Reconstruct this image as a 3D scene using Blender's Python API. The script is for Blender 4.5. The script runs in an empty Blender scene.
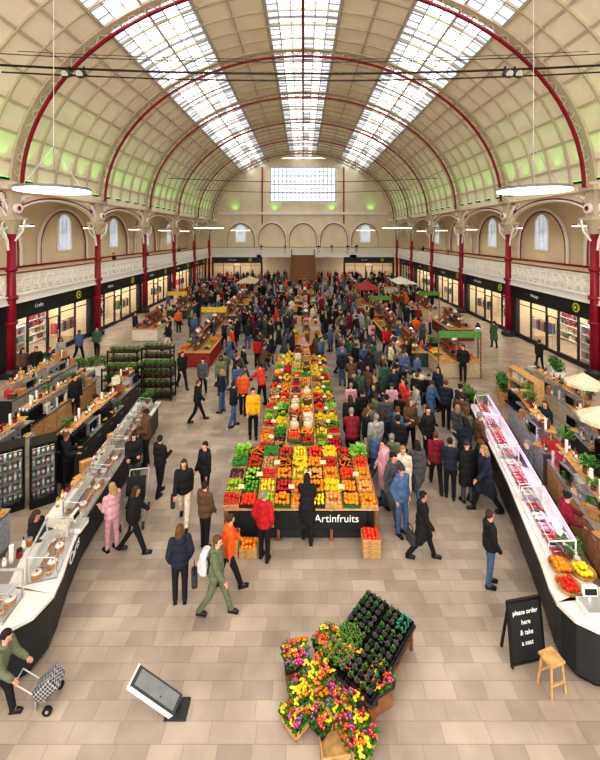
import bpy, bmesh, math, random
from math import sin, cos, pi, radians
from mathutils import Vector, Matrix, Euler
R=random.Random(11)
SC=bpy.context.scene; COL=SC.collection
V=Vector
F=385.; CXP=303.; HZ=235.; H=7.5
def at(px,py,z=0.):
    d=F*(H-z)/(py-HZ); return V(((px-CXP)/F*d,d,z))
# ---------------------------------------------------------------- materials
MC={}
def mat(name,col,rough=.6,metal=0.,emit=0.,var=.12,scale=6.,alpha=None):
    if name in MC: return MC[name]
    m=bpy.data.materials.new(name); m.use_nodes=True; nt=m.node_tree; N=nt.nodes; L=nt.links
    b=N['Principled BSDF']; b.inputs['Roughness'].default_value=rough; b.inputs['Metallic'].default_value=metal
    tc=N.new('ShaderNodeTexCoord'); no=N.new('ShaderNodeTexNoise'); no.inputs['Scale'].default_value=scale
    L.new(tc.outputs['Object'],no.inputs['Vector'])
    cr=N.new('ShaderNodeValToRGB'); c=col
    cr.color_ramp.elements[0].color=(*[x*(1-var) for x in c],1); cr.color_ramp.elements[0].position=.35
    cr.color_ramp.elements[1].color=(*[min(1,x*(1+var)) for x in c],1); cr.color_ramp.elements[1].position=.65
    L.new(no.outputs['Fac'],cr.inputs[0]); L.new(cr.outputs[0],b.inputs['Base Color'])
    if emit>0:
        L.new(cr.outputs[0],b.inputs['Emission Color']); b.inputs['Emission Strength'].default_value=emit
    if alpha is not None:
        tr=N.new('ShaderNodeBsdfTransparent'); mx=N.new('ShaderNodeMixShader'); mx.inputs[0].default_value=alpha
        L.new(tr.outputs[0],mx.inputs[1]); L.new(b.outputs[0],mx.inputs[2]); L.new(mx.outputs[0],N['Material Output'].inputs[0])
    MC[name]=m; return m
def s2l(r,g,b): return tuple(((x/255)**2.2) for x in (r,g,b))
def cm(rgb,kind='fabric'):
    return mat('%s_%d_%d_%d'%(kind,*rgb),s2l(*rgb),.85,var=.18,scale=14)
cream=mat('cream_paint',s2l(246,234,208),.6,var=.03,scale=.7)
ribc=mat('stone_grey_paint',s2l(196,182,156),.6,var=.04,scale=.7)
cream2=mat('cream_wall',s2l(234,218,190),.7,var=.05,scale=.6)
white=mat('white_paint',s2l(242,238,232),.45,var=.03)
red=mat('crimson_paint',s2l(140,14,44),.4,var=.06)
dark=mat('charcoal_paint',s2l(44,46,48),.5,var=.1)
black=mat('black_plastic',s2l(20,20,22),.4,var=.1)
steel=mat('brushed_steel',s2l(200,202,205),.32,.75,var=.06)
wood=mat('pale_wood',s2l(200,156,104),.6,var=.2,scale=9)
wood2=mat('brown_wood',s2l(136,92,56),.6,var=.2,scale=7)
glass=mat('clear_glass',(.25,.28,.3),.04,alpha=.12)
skin=mat('skin_tone',s2l(220,166,138),.55,var=.05)
skins=[skin,mat('skin_tone_tan',s2l(190,136,106),.55,var=.05),mat('skin_tone_brown',s2l(128,84,60),.55,var=.05)]
lip=mat('lip_tone',s2l(165,80,75),.5)
leafm=mat('leaf_green',s2l(66,124,44),.6,var=.4,scale=20)
leafd=mat('leaf_dark_green',s2l(38,76,34),.6,var=.4,scale=20)
lampw=mat('lamp_diffuser',(1,.93,.8),.5,emit=5.,var=.01)
warm=mat('shop_light',(1,.89,.74),.5,emit=7.5,var=.01)
purple=mat('violet_led',(.62,.32,1),.5,emit=1.3,var=.01)
grn=mat('green_floodlight',(.1,1,.12),.5,emit=3.,var=.01)
whitelet=mat('white_lettering',(.85,.85,.83),.6,emit=.15,var=.01)
lime=mat('lime_logo',s2l(200,205,40),.5,emit=.1)
worktop=mat('pale_worktop',s2l(226,222,214),.25,var=.05,scale=3)
chalk=mat('chalkboard',s2l(34,36,37),.8)
greyp=mat('grey_panel',s2l(112,114,116),.5)
pane=mat('daylight_glass',(.92,.96,1),.3,emit=3.1,var=.07,scale=.9)
paneb=mat('frosted_blue_glass',(.74,.80,.88),.3,emit=1.0,var=.15,scale=.9)
panee=mat('end_window_glass',(.86,.92,1),.3,emit=1.0,var=.1,scale=.9)
pane2=mat('gallery_window_glass',(.60,.68,.80),.3,emit=.5,var=.2,scale=.9)
fl=bpy.data.materials.new('stone_paving'); fl.use_nodes=True; nt=fl.node_tree; N=nt.nodes; L=nt.links; b=N['Principled BSDF']
tc=N.new('ShaderNodeTexCoord'); br=N.new('ShaderNodeTexBrick'); no=N.new('ShaderNodeTexNoise'); mx=N.new('ShaderNodeMix'); mx.data_type='RGBA'; mx.blend_type='MULTIPLY'
br.inputs['Color1'].default_value=(*s2l(196,179,162),1); br.inputs['Color2'].default_value=(*s2l(168,153,140),1); br.inputs['Mortar'].default_value=(*s2l(146,132,120),1)
br.inputs['Scale'].default_value=1; br.inputs['Brick Width'].default_value=.5; br.inputs['Row Height'].default_value=.27; br.inputs['Mortar Size'].default_value=.005; br.inputs['Mortar Smooth'].default_value=.6; br.squash=1.4; br.squash_frequency=3
L.new(tc.outputs['Object'],br.inputs['Vector']); no.inputs['Scale'].default_value=1.1; no.inputs['Detail'].default_value=8
L.new(tc.outputs['Object'],no.inputs['Vector']); cr=N.new('ShaderNodeValToRGB'); cr.color_ramp.elements[0].color=(.66,.65,.64,1); cr.color_ramp.elements[0].position=.3; cr.color_ramp.elements[1].color=(1,1,1,1); cr.color_ramp.elements[1].position=.7
L.new(no.outputs['Fac'],cr.inputs[0]); mx.inputs[0].default_value=1
L.new(br.outputs['Color'],mx.inputs[6]); L.new(cr.outputs[0],mx.inputs[7]); L.new(mx.outputs[2],b.inputs['Base Color']); b.inputs['Roughness'].default_value=.4
# ---------------------------------------------------------------- mesh builder
class MB:
    def __init__(s,me=None):
        s.bm=bmesh.new()
        if me: s.bm.from_mesh(me)
    def _m(s,vs,m):
        for v in vs:
            for f in v.link_faces: f.material_index=m
    def box(s,c,sz,m=0,rz=0,rx=0,ry=0,b=0):
        M=Matrix.Translation(c)@Euler((rx,ry,rz)).to_matrix().to_4x4()@Matrix.Diagonal((*sz,1))
        r=bmesh.ops.create_cube(s.bm,size=1,matrix=M); vs=r['verts']; s._m(vs,m)
        if b:
            es=list({e for v in vs for e in v.link_edges})
            q=bmesh.ops.bevel(s.bm,geom=es,offset=b,segments=2,affect='EDGES',profile=.6)
            for f in q['faces']: f.material_index=m
        return s
    def cyl(s,p0,p1,r0,r1=None,m=0,n=10,caps=True):
        p0=V(p0);p1=V(p1); d=p1-p0; L=d.length
        if L<1e-5: return s
        r1=r0 if r1 is None else r1
        M=Matrix.Translation((p0+p1)/2)@d.to_track_quat('Z','Y').to_matrix().to_4x4()
        r=bmesh.ops.create_cone(s.bm,cap_ends=caps,segments=n,radius1=r0,radius2=r1,depth=L,matrix=M); s._m(r['verts'],m); return s
    def ell(s,c,r,m=0,u=12,v=8,rot=None):
        if not hasattr(r,'__len__'): r=(r,r,r)
        M=Matrix.Translation(c)@(rot.to_matrix().to_4x4() if rot else Matrix())@Matrix.Diagonal((*r,1))
        q=bmesh.ops.create_uvsphere(s.bm,u_segments=u,v_segments=v,radius=1,matrix=M); s._m(q['verts'],m); return s
    def ico(s,c,r,m=0,sub=1):
        if not hasattr(r,'__len__'): r=(r,r,r)
        q=bmesh.ops.create_icosphere(s.bm,subdivisions=sub,radius=1,matrix=Matrix.Translation(c)@Matrix.Diagonal((*r,1))); s._m(q['verts'],m); return s
    def cap(s,p0,p1,r0,r1,m=0,n=12):
        s.cyl(p0,p1,r0,r1,m,n); s.ell(p0,r0,m,n,6); s.ell(p1,r1,m,n,6); return s
    def poly(s,pts,m=0):
        f=s.bm.faces.new([s.bm.verts.new(p) for p in pts]); f.material_index=m; return s
    def path(s,pts,r,m=0,n=6):
        for a,b in zip(pts,pts[1:]): s.cyl(a,b,r,r,m,n)
        return s
    def prism(s,pts,z0,z1,m=0):
        a=[s.bm.verts.new((p[0],p[1],z0)) for p in pts]; b=[s.bm.verts.new((p[0],p[1],z1)) for p in pts]; n=len(pts)
        fs=[s.bm.faces.new(a[::-1]),s.bm.faces.new(b)]+[s.bm.faces.new((a[i],a[(i+1)%n],b[(i+1)%n],b[i])) for i in range(n)]
        for f in fs: f.material_index=m
        return s
    def add(s,me,M,remap=None):
        t=me.copy(); t.transform(M); n=len(s.bm.faces); s.bm.from_mesh(t); bpy.data.meshes.remove(t)
        if remap:
            s.bm.faces.ensure_lookup_table()
            for f in s.bm.faces[n:]: f.material_index=remap[min(f.material_index,len(remap)-1)]
        return s
    def done(s,mats,smooth=False,name='m'):
        me=bpy.data.meshes.new(name)
        bmesh.ops.recalc_face_normals(s.bm,faces=s.bm.faces)
        s.bm.to_mesh(me); s.bm.free()
        for x in (mats if isinstance(mats,(list,tuple)) else [mats]): me.materials.append(x)
        if smooth: me.polygons.foreach_set('use_smooth',[True]*len(me.polygons))
        return me
class Stuff:
    def __init__(s): s.mb=MB(); s.ms=[]; s.n=0
    def add(s,me,M,mats=None):
        mats=mats or list(me.materials); rm=[]
        for x in mats:
            if x not in s.ms: s.ms.append(x)
            rm.append(s.ms.index(x))
        s.mb.add(me,M,rm); s.n+=1
    def out(s,name,label,cat,smooth=False):
        if s.n: put(name,s.mb.done(s.ms,smooth),label=label,cat=cat,kind='stuff')
def put(name,me,loc=(0,0,0),rot=(0,0,0),label=None,cat=None,group=None,kind=None,parent=None,sc=None):
    o=bpy.data.objects.new(name,me); COL.objects.link(o); o.location=loc; o.rotation_euler=rot
    if sc: o.scale=(sc,)*3 if not hasattr(sc,'__len__') else sc
    if label: o['label']=label
    if cat: o['category']=cat
    if group: o['group']=group
    if kind: o['kind']=kind
    if parent: o.parent=parent
    return o
def TM(loc,rz=0,sc=1): return Matrix.Translation(loc)@Matrix.Rotation(rz,4,'Z')@Matrix.Scale(sc,4)
def thing(name,parts,loc,rz=0,label='',cat='',group=None,sc=None,kind=None):
    e=put(name,None,loc,(0,0,rz),label,cat,group,kind,sc=sc)
    e.empty_display_size=.1
    for p in parts:
        c=put(p[0],p[1],p[2] if len(p)>2 else (0,0,0),parent=e)
        for q in (p[3] if len(p)>3 else []): put(q[0],q[1],q[2],parent=c)
    return e
TC=[0]
def struct(name,me,loc=(0,0,0),rot=(0,0,0),label='',cat='wall'):
    return put(name,me,loc,rot,label,cat,kind='structure')
def trim(me,loc=(0,0,0),rot=(0,0,0),label='',cat='trim'):
    TC[0]+=1; return struct('trim_%d'%TC[0],me,loc,rot,label,cat)
def textme(s,size,m,ext=.004):
    c=bpy.data.curves.new('t','FONT'); c.body=s; c.size=size; c.extrude=ext; c.align_x='CENTER'; c.align_y='CENTER'
    o=bpy.data.objects.new('t',c); COL.objects.link(o); bpy.context.view_layer.update()
    me=bpy.data.meshes.new_from_object(o.evaluated_get(bpy.context.evaluated_depsgraph_get())); bpy.data.objects.remove(o)
    me.transform(Matrix.Rotation(pi/2,4,'X')); me.materials.clear(); me.materials.append(m); return me
# ---------------------------------------------------------------- shell
YC=[3.2+8.5*i for i in range(8)]; Y0,Y1=-3.,68.; XC=15.5
AX,AZ,ZS=15.3,11.4,10.
def arc(t,k=0): return ((AX-k)*cos(t),ZS+(AZ-k)*sin(t))
struct('floor',MB().box((0,(Y0+Y1)/2,-.1),(41,Y1-Y0,.2)).done(fl),label='worn grey-beige stone slab paving of the market hall',cat='floor')
mb=MB()
for t0,t1,n in ((0,47,16),(66,81.3,5),(98.7,114,5),(133,180,16)):
    for i in range(n):
        a=radians(t0+(t1-t0)*i/n); b=radians(t0+(t1-t0)*(i+1)/n); p=arc(a); q=arc(b)
        mb.poly([(p[0],Y0,p[1]),(q[0],Y0,q[1]),(q[0],Y1,q[1]),(p[0],Y1,p[1])])
struct('ceiling',mb.done(cream,True),label='cream boarded barrel vault roof',cat='ceiling')
wn=0
barw=mat('glazing_bar',s2l(168,170,170),.5)
bays=[(YC[i],YC[i+1] if i<7 else Y1) for i in range(1,8)]
for (t0,t1) in ((47,66),(81.3,98.7),(114,133)):
    for (y0,y1) in bays:
        n=6; mb=MB()
        for i in range(n):
            p=arc(radians(t0+(t1-t0)*i/n),-.05); q=arc(radians(t0+(t1-t0)*(i+1)/n),-.05)
            for h in range(4):
                ya=y0+(y1-y0)*h/4; yb=y0+(y1-y0)*(h+1)/4
                mb.poly([(p[0],ya,p[1]),(q[0],ya,q[1]),(q[0],yb,q[1]),(p[0],yb,p[1])],2 if (i in(0,5) or (i*5+h*3)%9==1) else 0)
        for i in range(n+1):
            p=arc(radians(t0+(t1-t0)*i/n)); w=.13 if i in(0,n) else (.1 if i==3 else .05)
            mb.cyl((p[0],y0,p[1]),(p[0],y1,p[1]),w,w,1,4)
        ny=12
        for j in range(ny+1):
            y=y0+(y1-y0)*j/ny; w=.04 if j%6 else .12
            for i in range(n):
                p=arc(radians(t0+(t1-t0)*i/n)); q=arc(radians(t0+(t1-t0)*(i+1)/n)); mb.cyl((p[0],y,p[1]),(q[0],y,q[1]),w,w,1,4)
        wn+=1; struct('window_%d'%wn,mb.done([pane,barw,paneb]),label='glazed skylight bay with grey-white glazing bars',cat='window')
def ribmesh(k,w,h,lat=False):
    mb=MB(); n=44
    for i in range(n):
        a=pi*i/n; b=pi*(i+1)/n
        def ringp(t,kk,yy): p=arc(t,kk); return (p[0],yy,p[1])
        A=[ringp(a,k,-w/2),ringp(a,k,w/2),ringp(a,k+h,w/2),ringp(a,k+h,-w/2)]; B=[ringp(b,k,-w/2),ringp(b,k,w/2),ringp(b,k+h,w/2),ringp(b,k+h,-w/2)]
        for j in range(4):
            mb.poly([A[j],A[(j+1)%4],B[(j+1)%4],B[j]],0)
        if lat:
            p=arc(a,.12);q=arc((a+b)/2,k);r=arc(b,.12)
            mb.cyl((p[0],0,p[1]),(q[0],0,q[1]),.04,.04,1,4);mb.cyl((q[0],0,q[1]),(r[0],0,r[1]),.04,.04,1,4)
    return mb
main=ribmesh(.5,.18,.11,True).done([red,ribc]); outer=ribmesh(.02,.5,.14).done([ribc])
minor=ribmesh(.0,.1,.13).done([ribc])
for y in YC[1:]:
    trim(main,(0,y,0),label='crimson iron roof arch with lattice web',cat='roof arch'); trim(outer,(0,y,0),label='cream outer roof arch',cat='roof arch')
for y0,y1 in bays:
    for j in (1,2,3,4): trim(minor,(0,y0+(y1-y0)*j/5,0),label='slender cream roof rib',cat='roof rib')
for t in (7,14,21,28,35,41,47,56.5,66,73.5,81.3,98.7,106.5,114,123.5,133,139,145,152,159,166,173):
    e=t in(47,66,81.3,98.7,114,133); p=arc(radians(t),.06); trim(MB().box((p[0],(Y0+Y1)/2,p[1]),(.11,Y1-Y0,.2 if e else .08),ry=pi/2-radians(t)).done(ribc),label='cream roof purlin',cat='roof purlin')
p=arc(pi/2,.5); trim(MB().box((0,(Y0+Y1)/2,p[1]),(.14,Y1-Y0,.3)).done(red),label='crimson ridge beam',cat='roof beam')
def archwin(w,h,m):
    mb=MB(); n=10; pts=[(-w/2,0),(w/2,0)]+[(w/2*cos(pi*i/n),h-w/2+w/2*sin(pi*i/n)) for i in range(n+1)]
    mb.poly([(x,0,z) for x,z in pts],0)
    out=[(x,-.04,z) for x,z in pts]; mb.path(out+[out[0]],.09,1,5)
    for x in (-w/6,w/6): mb.box((x,-.03,(h-w*.1)/2),(.05,.04,h-w*.15),1)
    for z in (h*.25,h*.5,h*.72): mb.box((0,-.03,z),(w,.04,.05),1)
    return mb.done([m,white])
aw=archwin(1.8,3.1,pane2)
big=MB(); n=18; r0=3.3
pts=[(r0,-.1,5.3)]+[(r0*cos(pi*i/n),-.1,6.6+3.1*sin(pi*i/n)) for i in range(n+1)]+[(-r0,-.1,5.3)]
big.path(pts,.13,0,6).path([(x*.93,y,z-.18 if z>6 else z) for x,y,z in pts],.05,1,5); big=big.done([white,red])
for s,side in ((-1,'left'),(1,'right')):
    struct('wall_'+side,MB().box((s*20.6,(Y0+Y1)/2,5.2),(.2,Y1-Y0,10.4)).done(cream2),label='cream plastered outer wall of the gallery')
    trim(MB().box((s*18,(Y0+Y1)/2,10.35),(5.1,Y1-Y0,.2)).done(cream),label='flat cream gallery ceiling',cat='gallery ceiling')
    trim(MB().box((s*18.,(Y0+Y1)/2,4.0),(5.,Y1-Y0,.3)).done([cream2]),label='gallery deck above the shops',cat='gallery deck')
    trim(MB().box((s*15.35,(Y0+Y1)/2,10.15),(.5,Y1-Y0,.3)).box((s*15.25,(Y0+Y1)/2,9.93),(.3,Y1-Y0,.12)).done([cream]),label='cream cornice at the foot of the vault',cat='cornice')
    trim(MB().box((s*20.45,(Y0+Y1)/2,5.2),(.1,Y1-Y0,.15)).done([red]),label='crimson dado rail',cat='dado rail')
    for i in range(1,7):
        trim(big,(s*20.45,YC[i]+4.25,0),(0,0,-s*pi/2),label='large moulded blind arch on the gallery wall',cat='wall arch')
        wn+=1; struct('window_%d'%wn,aw,(s*20.46,YC[i]+4.25,6.2),(0,0,-s*pi/2),label='round-headed gallery window with white frame',cat='window')
    mb=MB(); n=16; L2=8.5
    for i in range(n):
        a0=-1+2*i/n; a1=-1+2*(i+1)/n
        z0=8.0+1.55*math.sqrt(max(0,1-a0*a0)); z1=8.0+1.55*math.sqrt(max(0,1-a1*a1))
        for xx in (-.12,.12): mb.poly([(xx,a0*L2/2,z0),(xx,a1*L2/2,z1),(xx,a1*L2/2,10),(xx,a0*L2/2,10)])
        mb.poly([(-.12,a0*L2/2,z0),(-.12,a1*L2/2,z1),(.12,a1*L2/2,z1),(.12,a0*L2/2,z0)])
        mb.cyl((-s*.16,a0*L2/2,z0+.07),(-s*.16,a1*L2/2,z1+.07),.07,.07,2,4); mb.cyl((-s*.16,a0*L2/2,z0+.2),(-s*.16,a1*L2/2,z1+.2),.04,.04,1,4)
    for q in (-1,1): mb.cyl((-s*.1,q*3.6,9.45),(-s*.17,q*3.6,9.45),.32,.32,1,16); mb.cyl((-s*.1,q*3.6,9.45),(-s*.19,q*3.6,9.45),.24,.24,0,16)
    ar=mb.done([cream2,red,white])
    for i in range(1,7): trim(ar,(s*15.5,YC[i]+4.25,0),label='cream arcade arch with crimson moulding',cat='arcade arch')
shaft=MB().cyl((0,0,.45),(0,0,7.6),.22,.19,0,20).cyl((0,0,4.1),(0,0,4.3),.3,.3,0,20).cyl((0,0,5.6),(0,0,5.8),.27,.27,0,20).cyl((0,0,2.8),(0,0,2.95),.28,.28,0,20).done([red],True)
base=MB().box((0,0,.15),(.7,.7,.3),b=.03).cyl((0,0,.3),(0,0,.47),.32,.23,0,16).done([dark])
capm=MB().cyl((0,0,7.55),(0,0,7.75),.2,.3,0,16).cyl((0,0,7.75),(0,0,8.25),.2,.5,0,12).box((0,0,8.35),(1.05,1.05,.2),b=.03).box((0,0,9.2),(.55,.65,1.6)).box((0,0,9.95),(.95,1.05,.25)).cyl((-.42,0,8.9),(-.24,0,8.9),.26,.26,1,14).cyl((.42,0,8.9),(.24,0,8.9),.26,.26,1,14).cyl((-.44,0,8.9),(-.24,0,8.9),.13,.13,2,12).cyl((.44,0,8.9),(.24,0,8.9),.13,.13,2,12).done([ribc,white,red])
bk=MB()
for q in (-1,1):
    pts=[(0,q*.2,8.4)]+[(0,q*(.2+1.3*(1-cos(a))),8.4+1.3*sin(a)) for a in (.4,.8,1.2,1.5)]; bk.path(pts,.08,0,5)
    pts=[(0,q*.2,6.7)]+[(0,q*(.2+1.1*(1-cos(a))),6.7+1.4*sin(a)) for a in (.4,.8,1.2,1.5)]; bk.path(pts,.06,0,5)
    for c_ in ((.45,8.0,.2),(.4,9.1,.22),(.85,9.5,.15)): bk.path([(0,q*(c_[0]+c_[2]*cos(a*pi/4)),c_[1]+c_[2]*sin(a*pi/4)) for a in range(9)],.04,0,4)
    pts=[(q*.2,0,7.2),(q*.6,0,7.7),(q*.7,0,8.3)]; bk.path(pts,.06,0,5)
bk=bk.done([white])
for s in (-1,1):
    for y in YC[1:]: thing('column',[('shaft',shaft),('base',base),('capital',capm),('bracket',bk)],(s*(XC-.2),y,0),label='crimson cast-iron column with cream capital carrying the roof',cat='column',group='gallery columns')
def balu(L2):
    mb=MB(); n=int(L2/.6)
    mb.box((0,0,4.32),(L2,.16,.16)).box((0,0,5.36),(L2,.1,.1)).box((0,0,5.1),(L2,.06,.07)).box((0,0,4.5),(L2,.06,.07))
    for i in range(n+1): mb.box((-L2/2+i*L2/n,0,4.85),(.11,.09,1.1))
    w=L2/n
    for i in range(n):
        x=-L2/2+(i+.5)*w
        mb.cyl((x-w/2,0,4.5),(x+w/2,0,5.1),.05,.05,0,4);mb.cyl((x-w/2,0,5.1),(x+w/2,0,4.5),.05,.05,0,4)
        pts=[(x+.18*cos(a*pi/4),0,4.8+.18*sin(a*pi/4)) for a in range(9)]; mb.path(pts,.045,0,4)
        for q in (-.15,0,.15): mb.cyl((x+q,0,5.1),(x+q,0,5.33),.035,.035,0,4)
    return mb.done([white])
bl=balu(7.7); hr=MB().box((0,0,5.46),(8.0,.16,.08),b=.02).done([wood2]); fasc=MB().box((0,0,4.05),(8.5,.14,.46)).box((0,-.1,4.26),(8.5,.1,.06)).box((0,-.09,3.86),(8.5,.1,.06)).done([white])
BLP=[('lattice_panel',bl),('handrail',hr),('fascia_moulding',fasc)]
for s in (-1,1):
    for i in range(1,7): thing('balustrade',BLP,(s*15.4,YC[i]+4.25,0),-s*pi/2,'white cast-iron lattice balustrade with wooden handrail','balustrade','gallery balustrades')
# ---------------------------------------------------------------- shops
def frame_mesh():
    mb=MB()
    for x in (-4.1,4.1): mb.box((x,0,1.45),(.3,.3,2.9))
    for x in (-2.3,-.6,.6,2.3): mb.box((x,0,1.45),(.07,.12,2.9))
    for x in (-2.35,2.35): mb.box((x,0,.15),(3.4,.14,.3)); mb.box((x,0,2.45),(3.4,.06,.05))
    mb.box((0,0,2.87),(8.2,.2,.1)).box((0,0,2.3),(1.2,.1,.06)); return mb.done([dark])
frm=frame_mesh(); gl=MB().box((-2.35,0,1.6),(3.3,.03,2.5)).box((2.35,0,1.6),(3.3,.03,2.5)).done([glass]); door=MB().box((0,0,1.15),(1.1,.04,2.25),1).box((-.5,0,1.15),(.08,.07,2.25)).box((.5,0,1.15),(.08,.07,2.25)).box((0,0,.12),(1.1,.07,.2)).done([dark,glass])
hnd=MB().cyl((.4,-.08,.9),(.4,-.08,1.4),.02,.02,0,8).box((.4,-.04,.95),(.03,.08,.03)).box((.4,-.04,1.35),(.03,.08,.03)).done([steel])
fas=MB().box((0,-.05,3.35),(8.4,.25,.9)).box((0,-.2,3.76),(8.4,.1,.08)).done([dark])
logo=MB().cyl((0,0,0),(0,-.05,0),.27,.27,0,24).cyl((0,-.05,0),(0,-.07,0),.18,.18,1,24).cyl((0,-.07,0),(0,-.08,0),.09,.09,0,24).done([lime,dark])
texts=['A Riverside','The Loft','Crafts','Fabrics','Records','Vintage']
tms=[textme(t,.3,whitelet) for t in texts]
lampm=MB().box((0,0,0),(7.4,.5,.06)).done([warm])
garc=[(190,60,70),(230,220,200),(60,80,120),(60,56,60),(190,160,115),(214,130,150),(100,135,95),(238,234,226)]
def rail(seed):
    q=random.Random(seed); mb=MB()
    for x in (-1.1,1.1): mb.cyl((x,0,0),(x,0,1.6),.02,.02,0,6).box((x,0,.03),(.05,.5,.05),0)
    mb.cyl((-1.1,0,1.6),(1.1,0,1.6),.02,.02,0,6); fr=mb.done([steel]); gs=[]
    for k in range(10):
        g=MB(); x=-1+k*.22; g.box((x,0,1.2),(.13,.42,.7),b=.02).box((x,0,1.52),(.05,.2,.12)).cyl((x,0,1.56),(x,0,1.62),.008,.008,0,4)
        gs.append(('garment',g.done([cm(garc[q.randrange(8)])])))
    return fr,gs
rails=[rail(i) for i in range(3)]
def shelfunit(seed,w=2.2,h=2.1,dk=dark):
    q=random.Random(seed); mb=MB()
    for x in (-w/2,w/2): mb.box((x,0,h/2),(.05,.4,h))
    mb.box((0,.19,h/2),(w,.02,h))
    for k in range(5): mb.box((0,0,.1+k*(h-.15)/4),(w,.4,.04))
    fr=mb.done([dk]); gs=[]
    for k in range(4):
        x=-w/2+.18
        while x<w/2-.16:
            hh=q.uniform(.18,.36); ww=q.uniform(.12,.24); z=.125+k*(h-.15)/4
            g=MB()
            if q.random()<.5: g.box((0,0,hh/2),(ww,.2,hh),b=.015)
            else: g.cyl((0,0,0),(0,0,hh*.7),.07,.07,0,10).cyl((0,0,hh*.7),(0,0,hh),.07,.02,0,10)
            gs.append((x,z,g.done([cm(garc[q.randrange(8)])]))); x+=ww+.09
    return fr,gs
sus=[shelfunit(i,2.2,2.1,white) for i in range(3)]
SG=Stuff(); GC=[0]
def good(g,x,y,z,rz,gx,near):
    p=(x+gx*cos(rz),y+gx*sin(rz),z)
    if near and GC[0]<290: GC[0]+=1; put('boxed_good',g,p,(0,0,rz),'packaged good standing on an open shelf','package','goods on shelves')
    else: SG.add(g,TM(p,rz))
for s in (-1,1):
    for i in range(1,7):
        y=YC[i]+4.25; rz=-s*pi/2; lx=s*15.85
        thing('shop_front',[('window_frame',frm),('glazing',gl),('door',door,(0,0,0),[('handle',hnd,(0,0,0))]),('fascia',fas),('lettering',tms[(i+(s>0)*3)%6],(-1.6,-.2,3.35)),('logo',logo,(2.4,-.19,3.35))],(lx,y,0),rz,'dark timber shop front with glazed windows and lettered fascia','shop front','gallery shop fronts')
        for q in (16.6,18.2): put('ceiling_light',lampm,(s*q,y,2.82),(0,0,rz),'long warm strip light inside a shop','light','shop strip lights')
        trim(MB().box((s*18.2,YC[i],1.92),(4.2,.15,3.84)).done(cream2),label='partition wall between shops',cat='partition wall')
        trim(MB().box((s*19.3,y,1.92),(.1,8.3,3.84)).done(cream2),label='cream back wall of a shop',cat='partition wall')
        fr,gs=rails[i%3]
        for yy in ((-2.4,2.4) if i%2 else (2.4,)): thing('clothes_rail',[('rail_frame',fr)]+gs,(s*16.7,y+yy,0),rz,'steel clothes rail hung with coloured garments','clothes rail','shop clothes rails')
        for m_,yy in enumerate((-2.6,0,2.6)):
            fr,gs=sus[(i+m_)%3]; put('shelf_unit',fr,(s*18.9,y+yy,0),(0,0,rz),'white shelf unit along a shop wall','shelf','shop shelf units')
            for x,z,g in gs: good(g,s*18.9,y+yy,z,rz,x,False)
        if i%2==0:
            fr,gs=sus[(i+1)%3]; put('shelf_unit',fr,(s*16.9,y-2.4,0),(0,0,rz),'white shelf unit in a shop window','shelf','shop shelf units')
            for x,z,g in gs: good(g,s*16.9,y-2.4,z,rz,x,i==2)
# ---------------------------------------------------------------- far end
struct('wall_back',MB().box((0,Y1+.1,10.5),(41,.2,21)).done(cream2),label='cream end wall below the vault')
trim(MB().box((0,66,4.0),(30.6,4,.3)).done(cream2),label='end gallery deck',cat='gallery deck')
mb=MB().box((0,0,3),(11.4,.06,6),0)
for i in range(17): mb.box((-5.7+i*.7125,-.08,3),(.12,.08,6.1),1)
for i in range(9): mb.box((0,-.09,i*.75),(11.5,.09,.16 if i%2==0 else .08),1)
wn+=1; struct('window_%d'%wn,mb.done([panee,barw]),(0,Y1-.1,13.4),label='large gridded end window',cat='window')
for x in (-11.2,-5.6,0,5.6,11.2): trim(big,(x*.98,Y1-.05,0),(0,0,0),label='large moulded blind arch on the end wall',cat='wall arch').scale=(.78,1,1)
for x in (-11,11):
    wn+=1; struct('window_%d'%wn,aw,(x,Y1-.03,6.2),label='round-headed end window',cat='window')
for x in (-7.2,7.2): trim(MB().box((x,Y1-.1,14.5),(.2,.15,10)).done(red),label='crimson iron mullion on the end wall',cat='mullion')
trim(MB().box((0,Y1-.15,11.3),(30,.3,.4)).done(white),label='cream cornice on the end wall',cat='cornice')
for x in (-11.2,-3.4,4.6,12.0): 
    thing('balustrade',BLP,(x,63.9,0),0,'white cast-iron lattice balustrade across the end gallery','balustrade','gallery balustrades')
for i,x in enumerate((-11,11)):
    thing('shop_front',[('window_frame',frm),('glazing',gl),('door',door,(0,0,0),[('handle',hnd,(0,0,0))]),('fascia',fas),('lettering',tms[i],(-.8,-.2,3.35)),('logo',logo,(2.2,-.19,3.35))],(x,64.4,0),0,'dark timber shop front below the end gallery','shop front','gallery shop fronts')
    put('ceiling_light',lampm,(x,66,2.8),(0,0,0),'long warm strip light inside a shop','light','shop strip lights')
st=MB(); SW=3.6
for k in range(22): st.box((0,63.6-k*.5,4.05-k*.185),(SW,.52,.19))
rl=MB()
for sx in (-SW/2-.05,SW/2+.05):
    rl.cyl((sx,63.8,5.1),(sx,53.1,1.2),.07,.07,0,6); rl.cyl((sx,63.8,4.5),(sx,53.1,.55),.04,.04,0,6)
    for k in range(0,23): y=63.8-k*.49; z=4.1-k*.18; rl.cyl((sx,y,z-.1),(sx,y,z+1),.04,.04,0,5)
thing('staircase',[('steps',st.done([wood2])),('railing',rl.done([wood2]))],(0,0,0),0,'wide wooden staircase rising to the end gallery','staircase')
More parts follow.
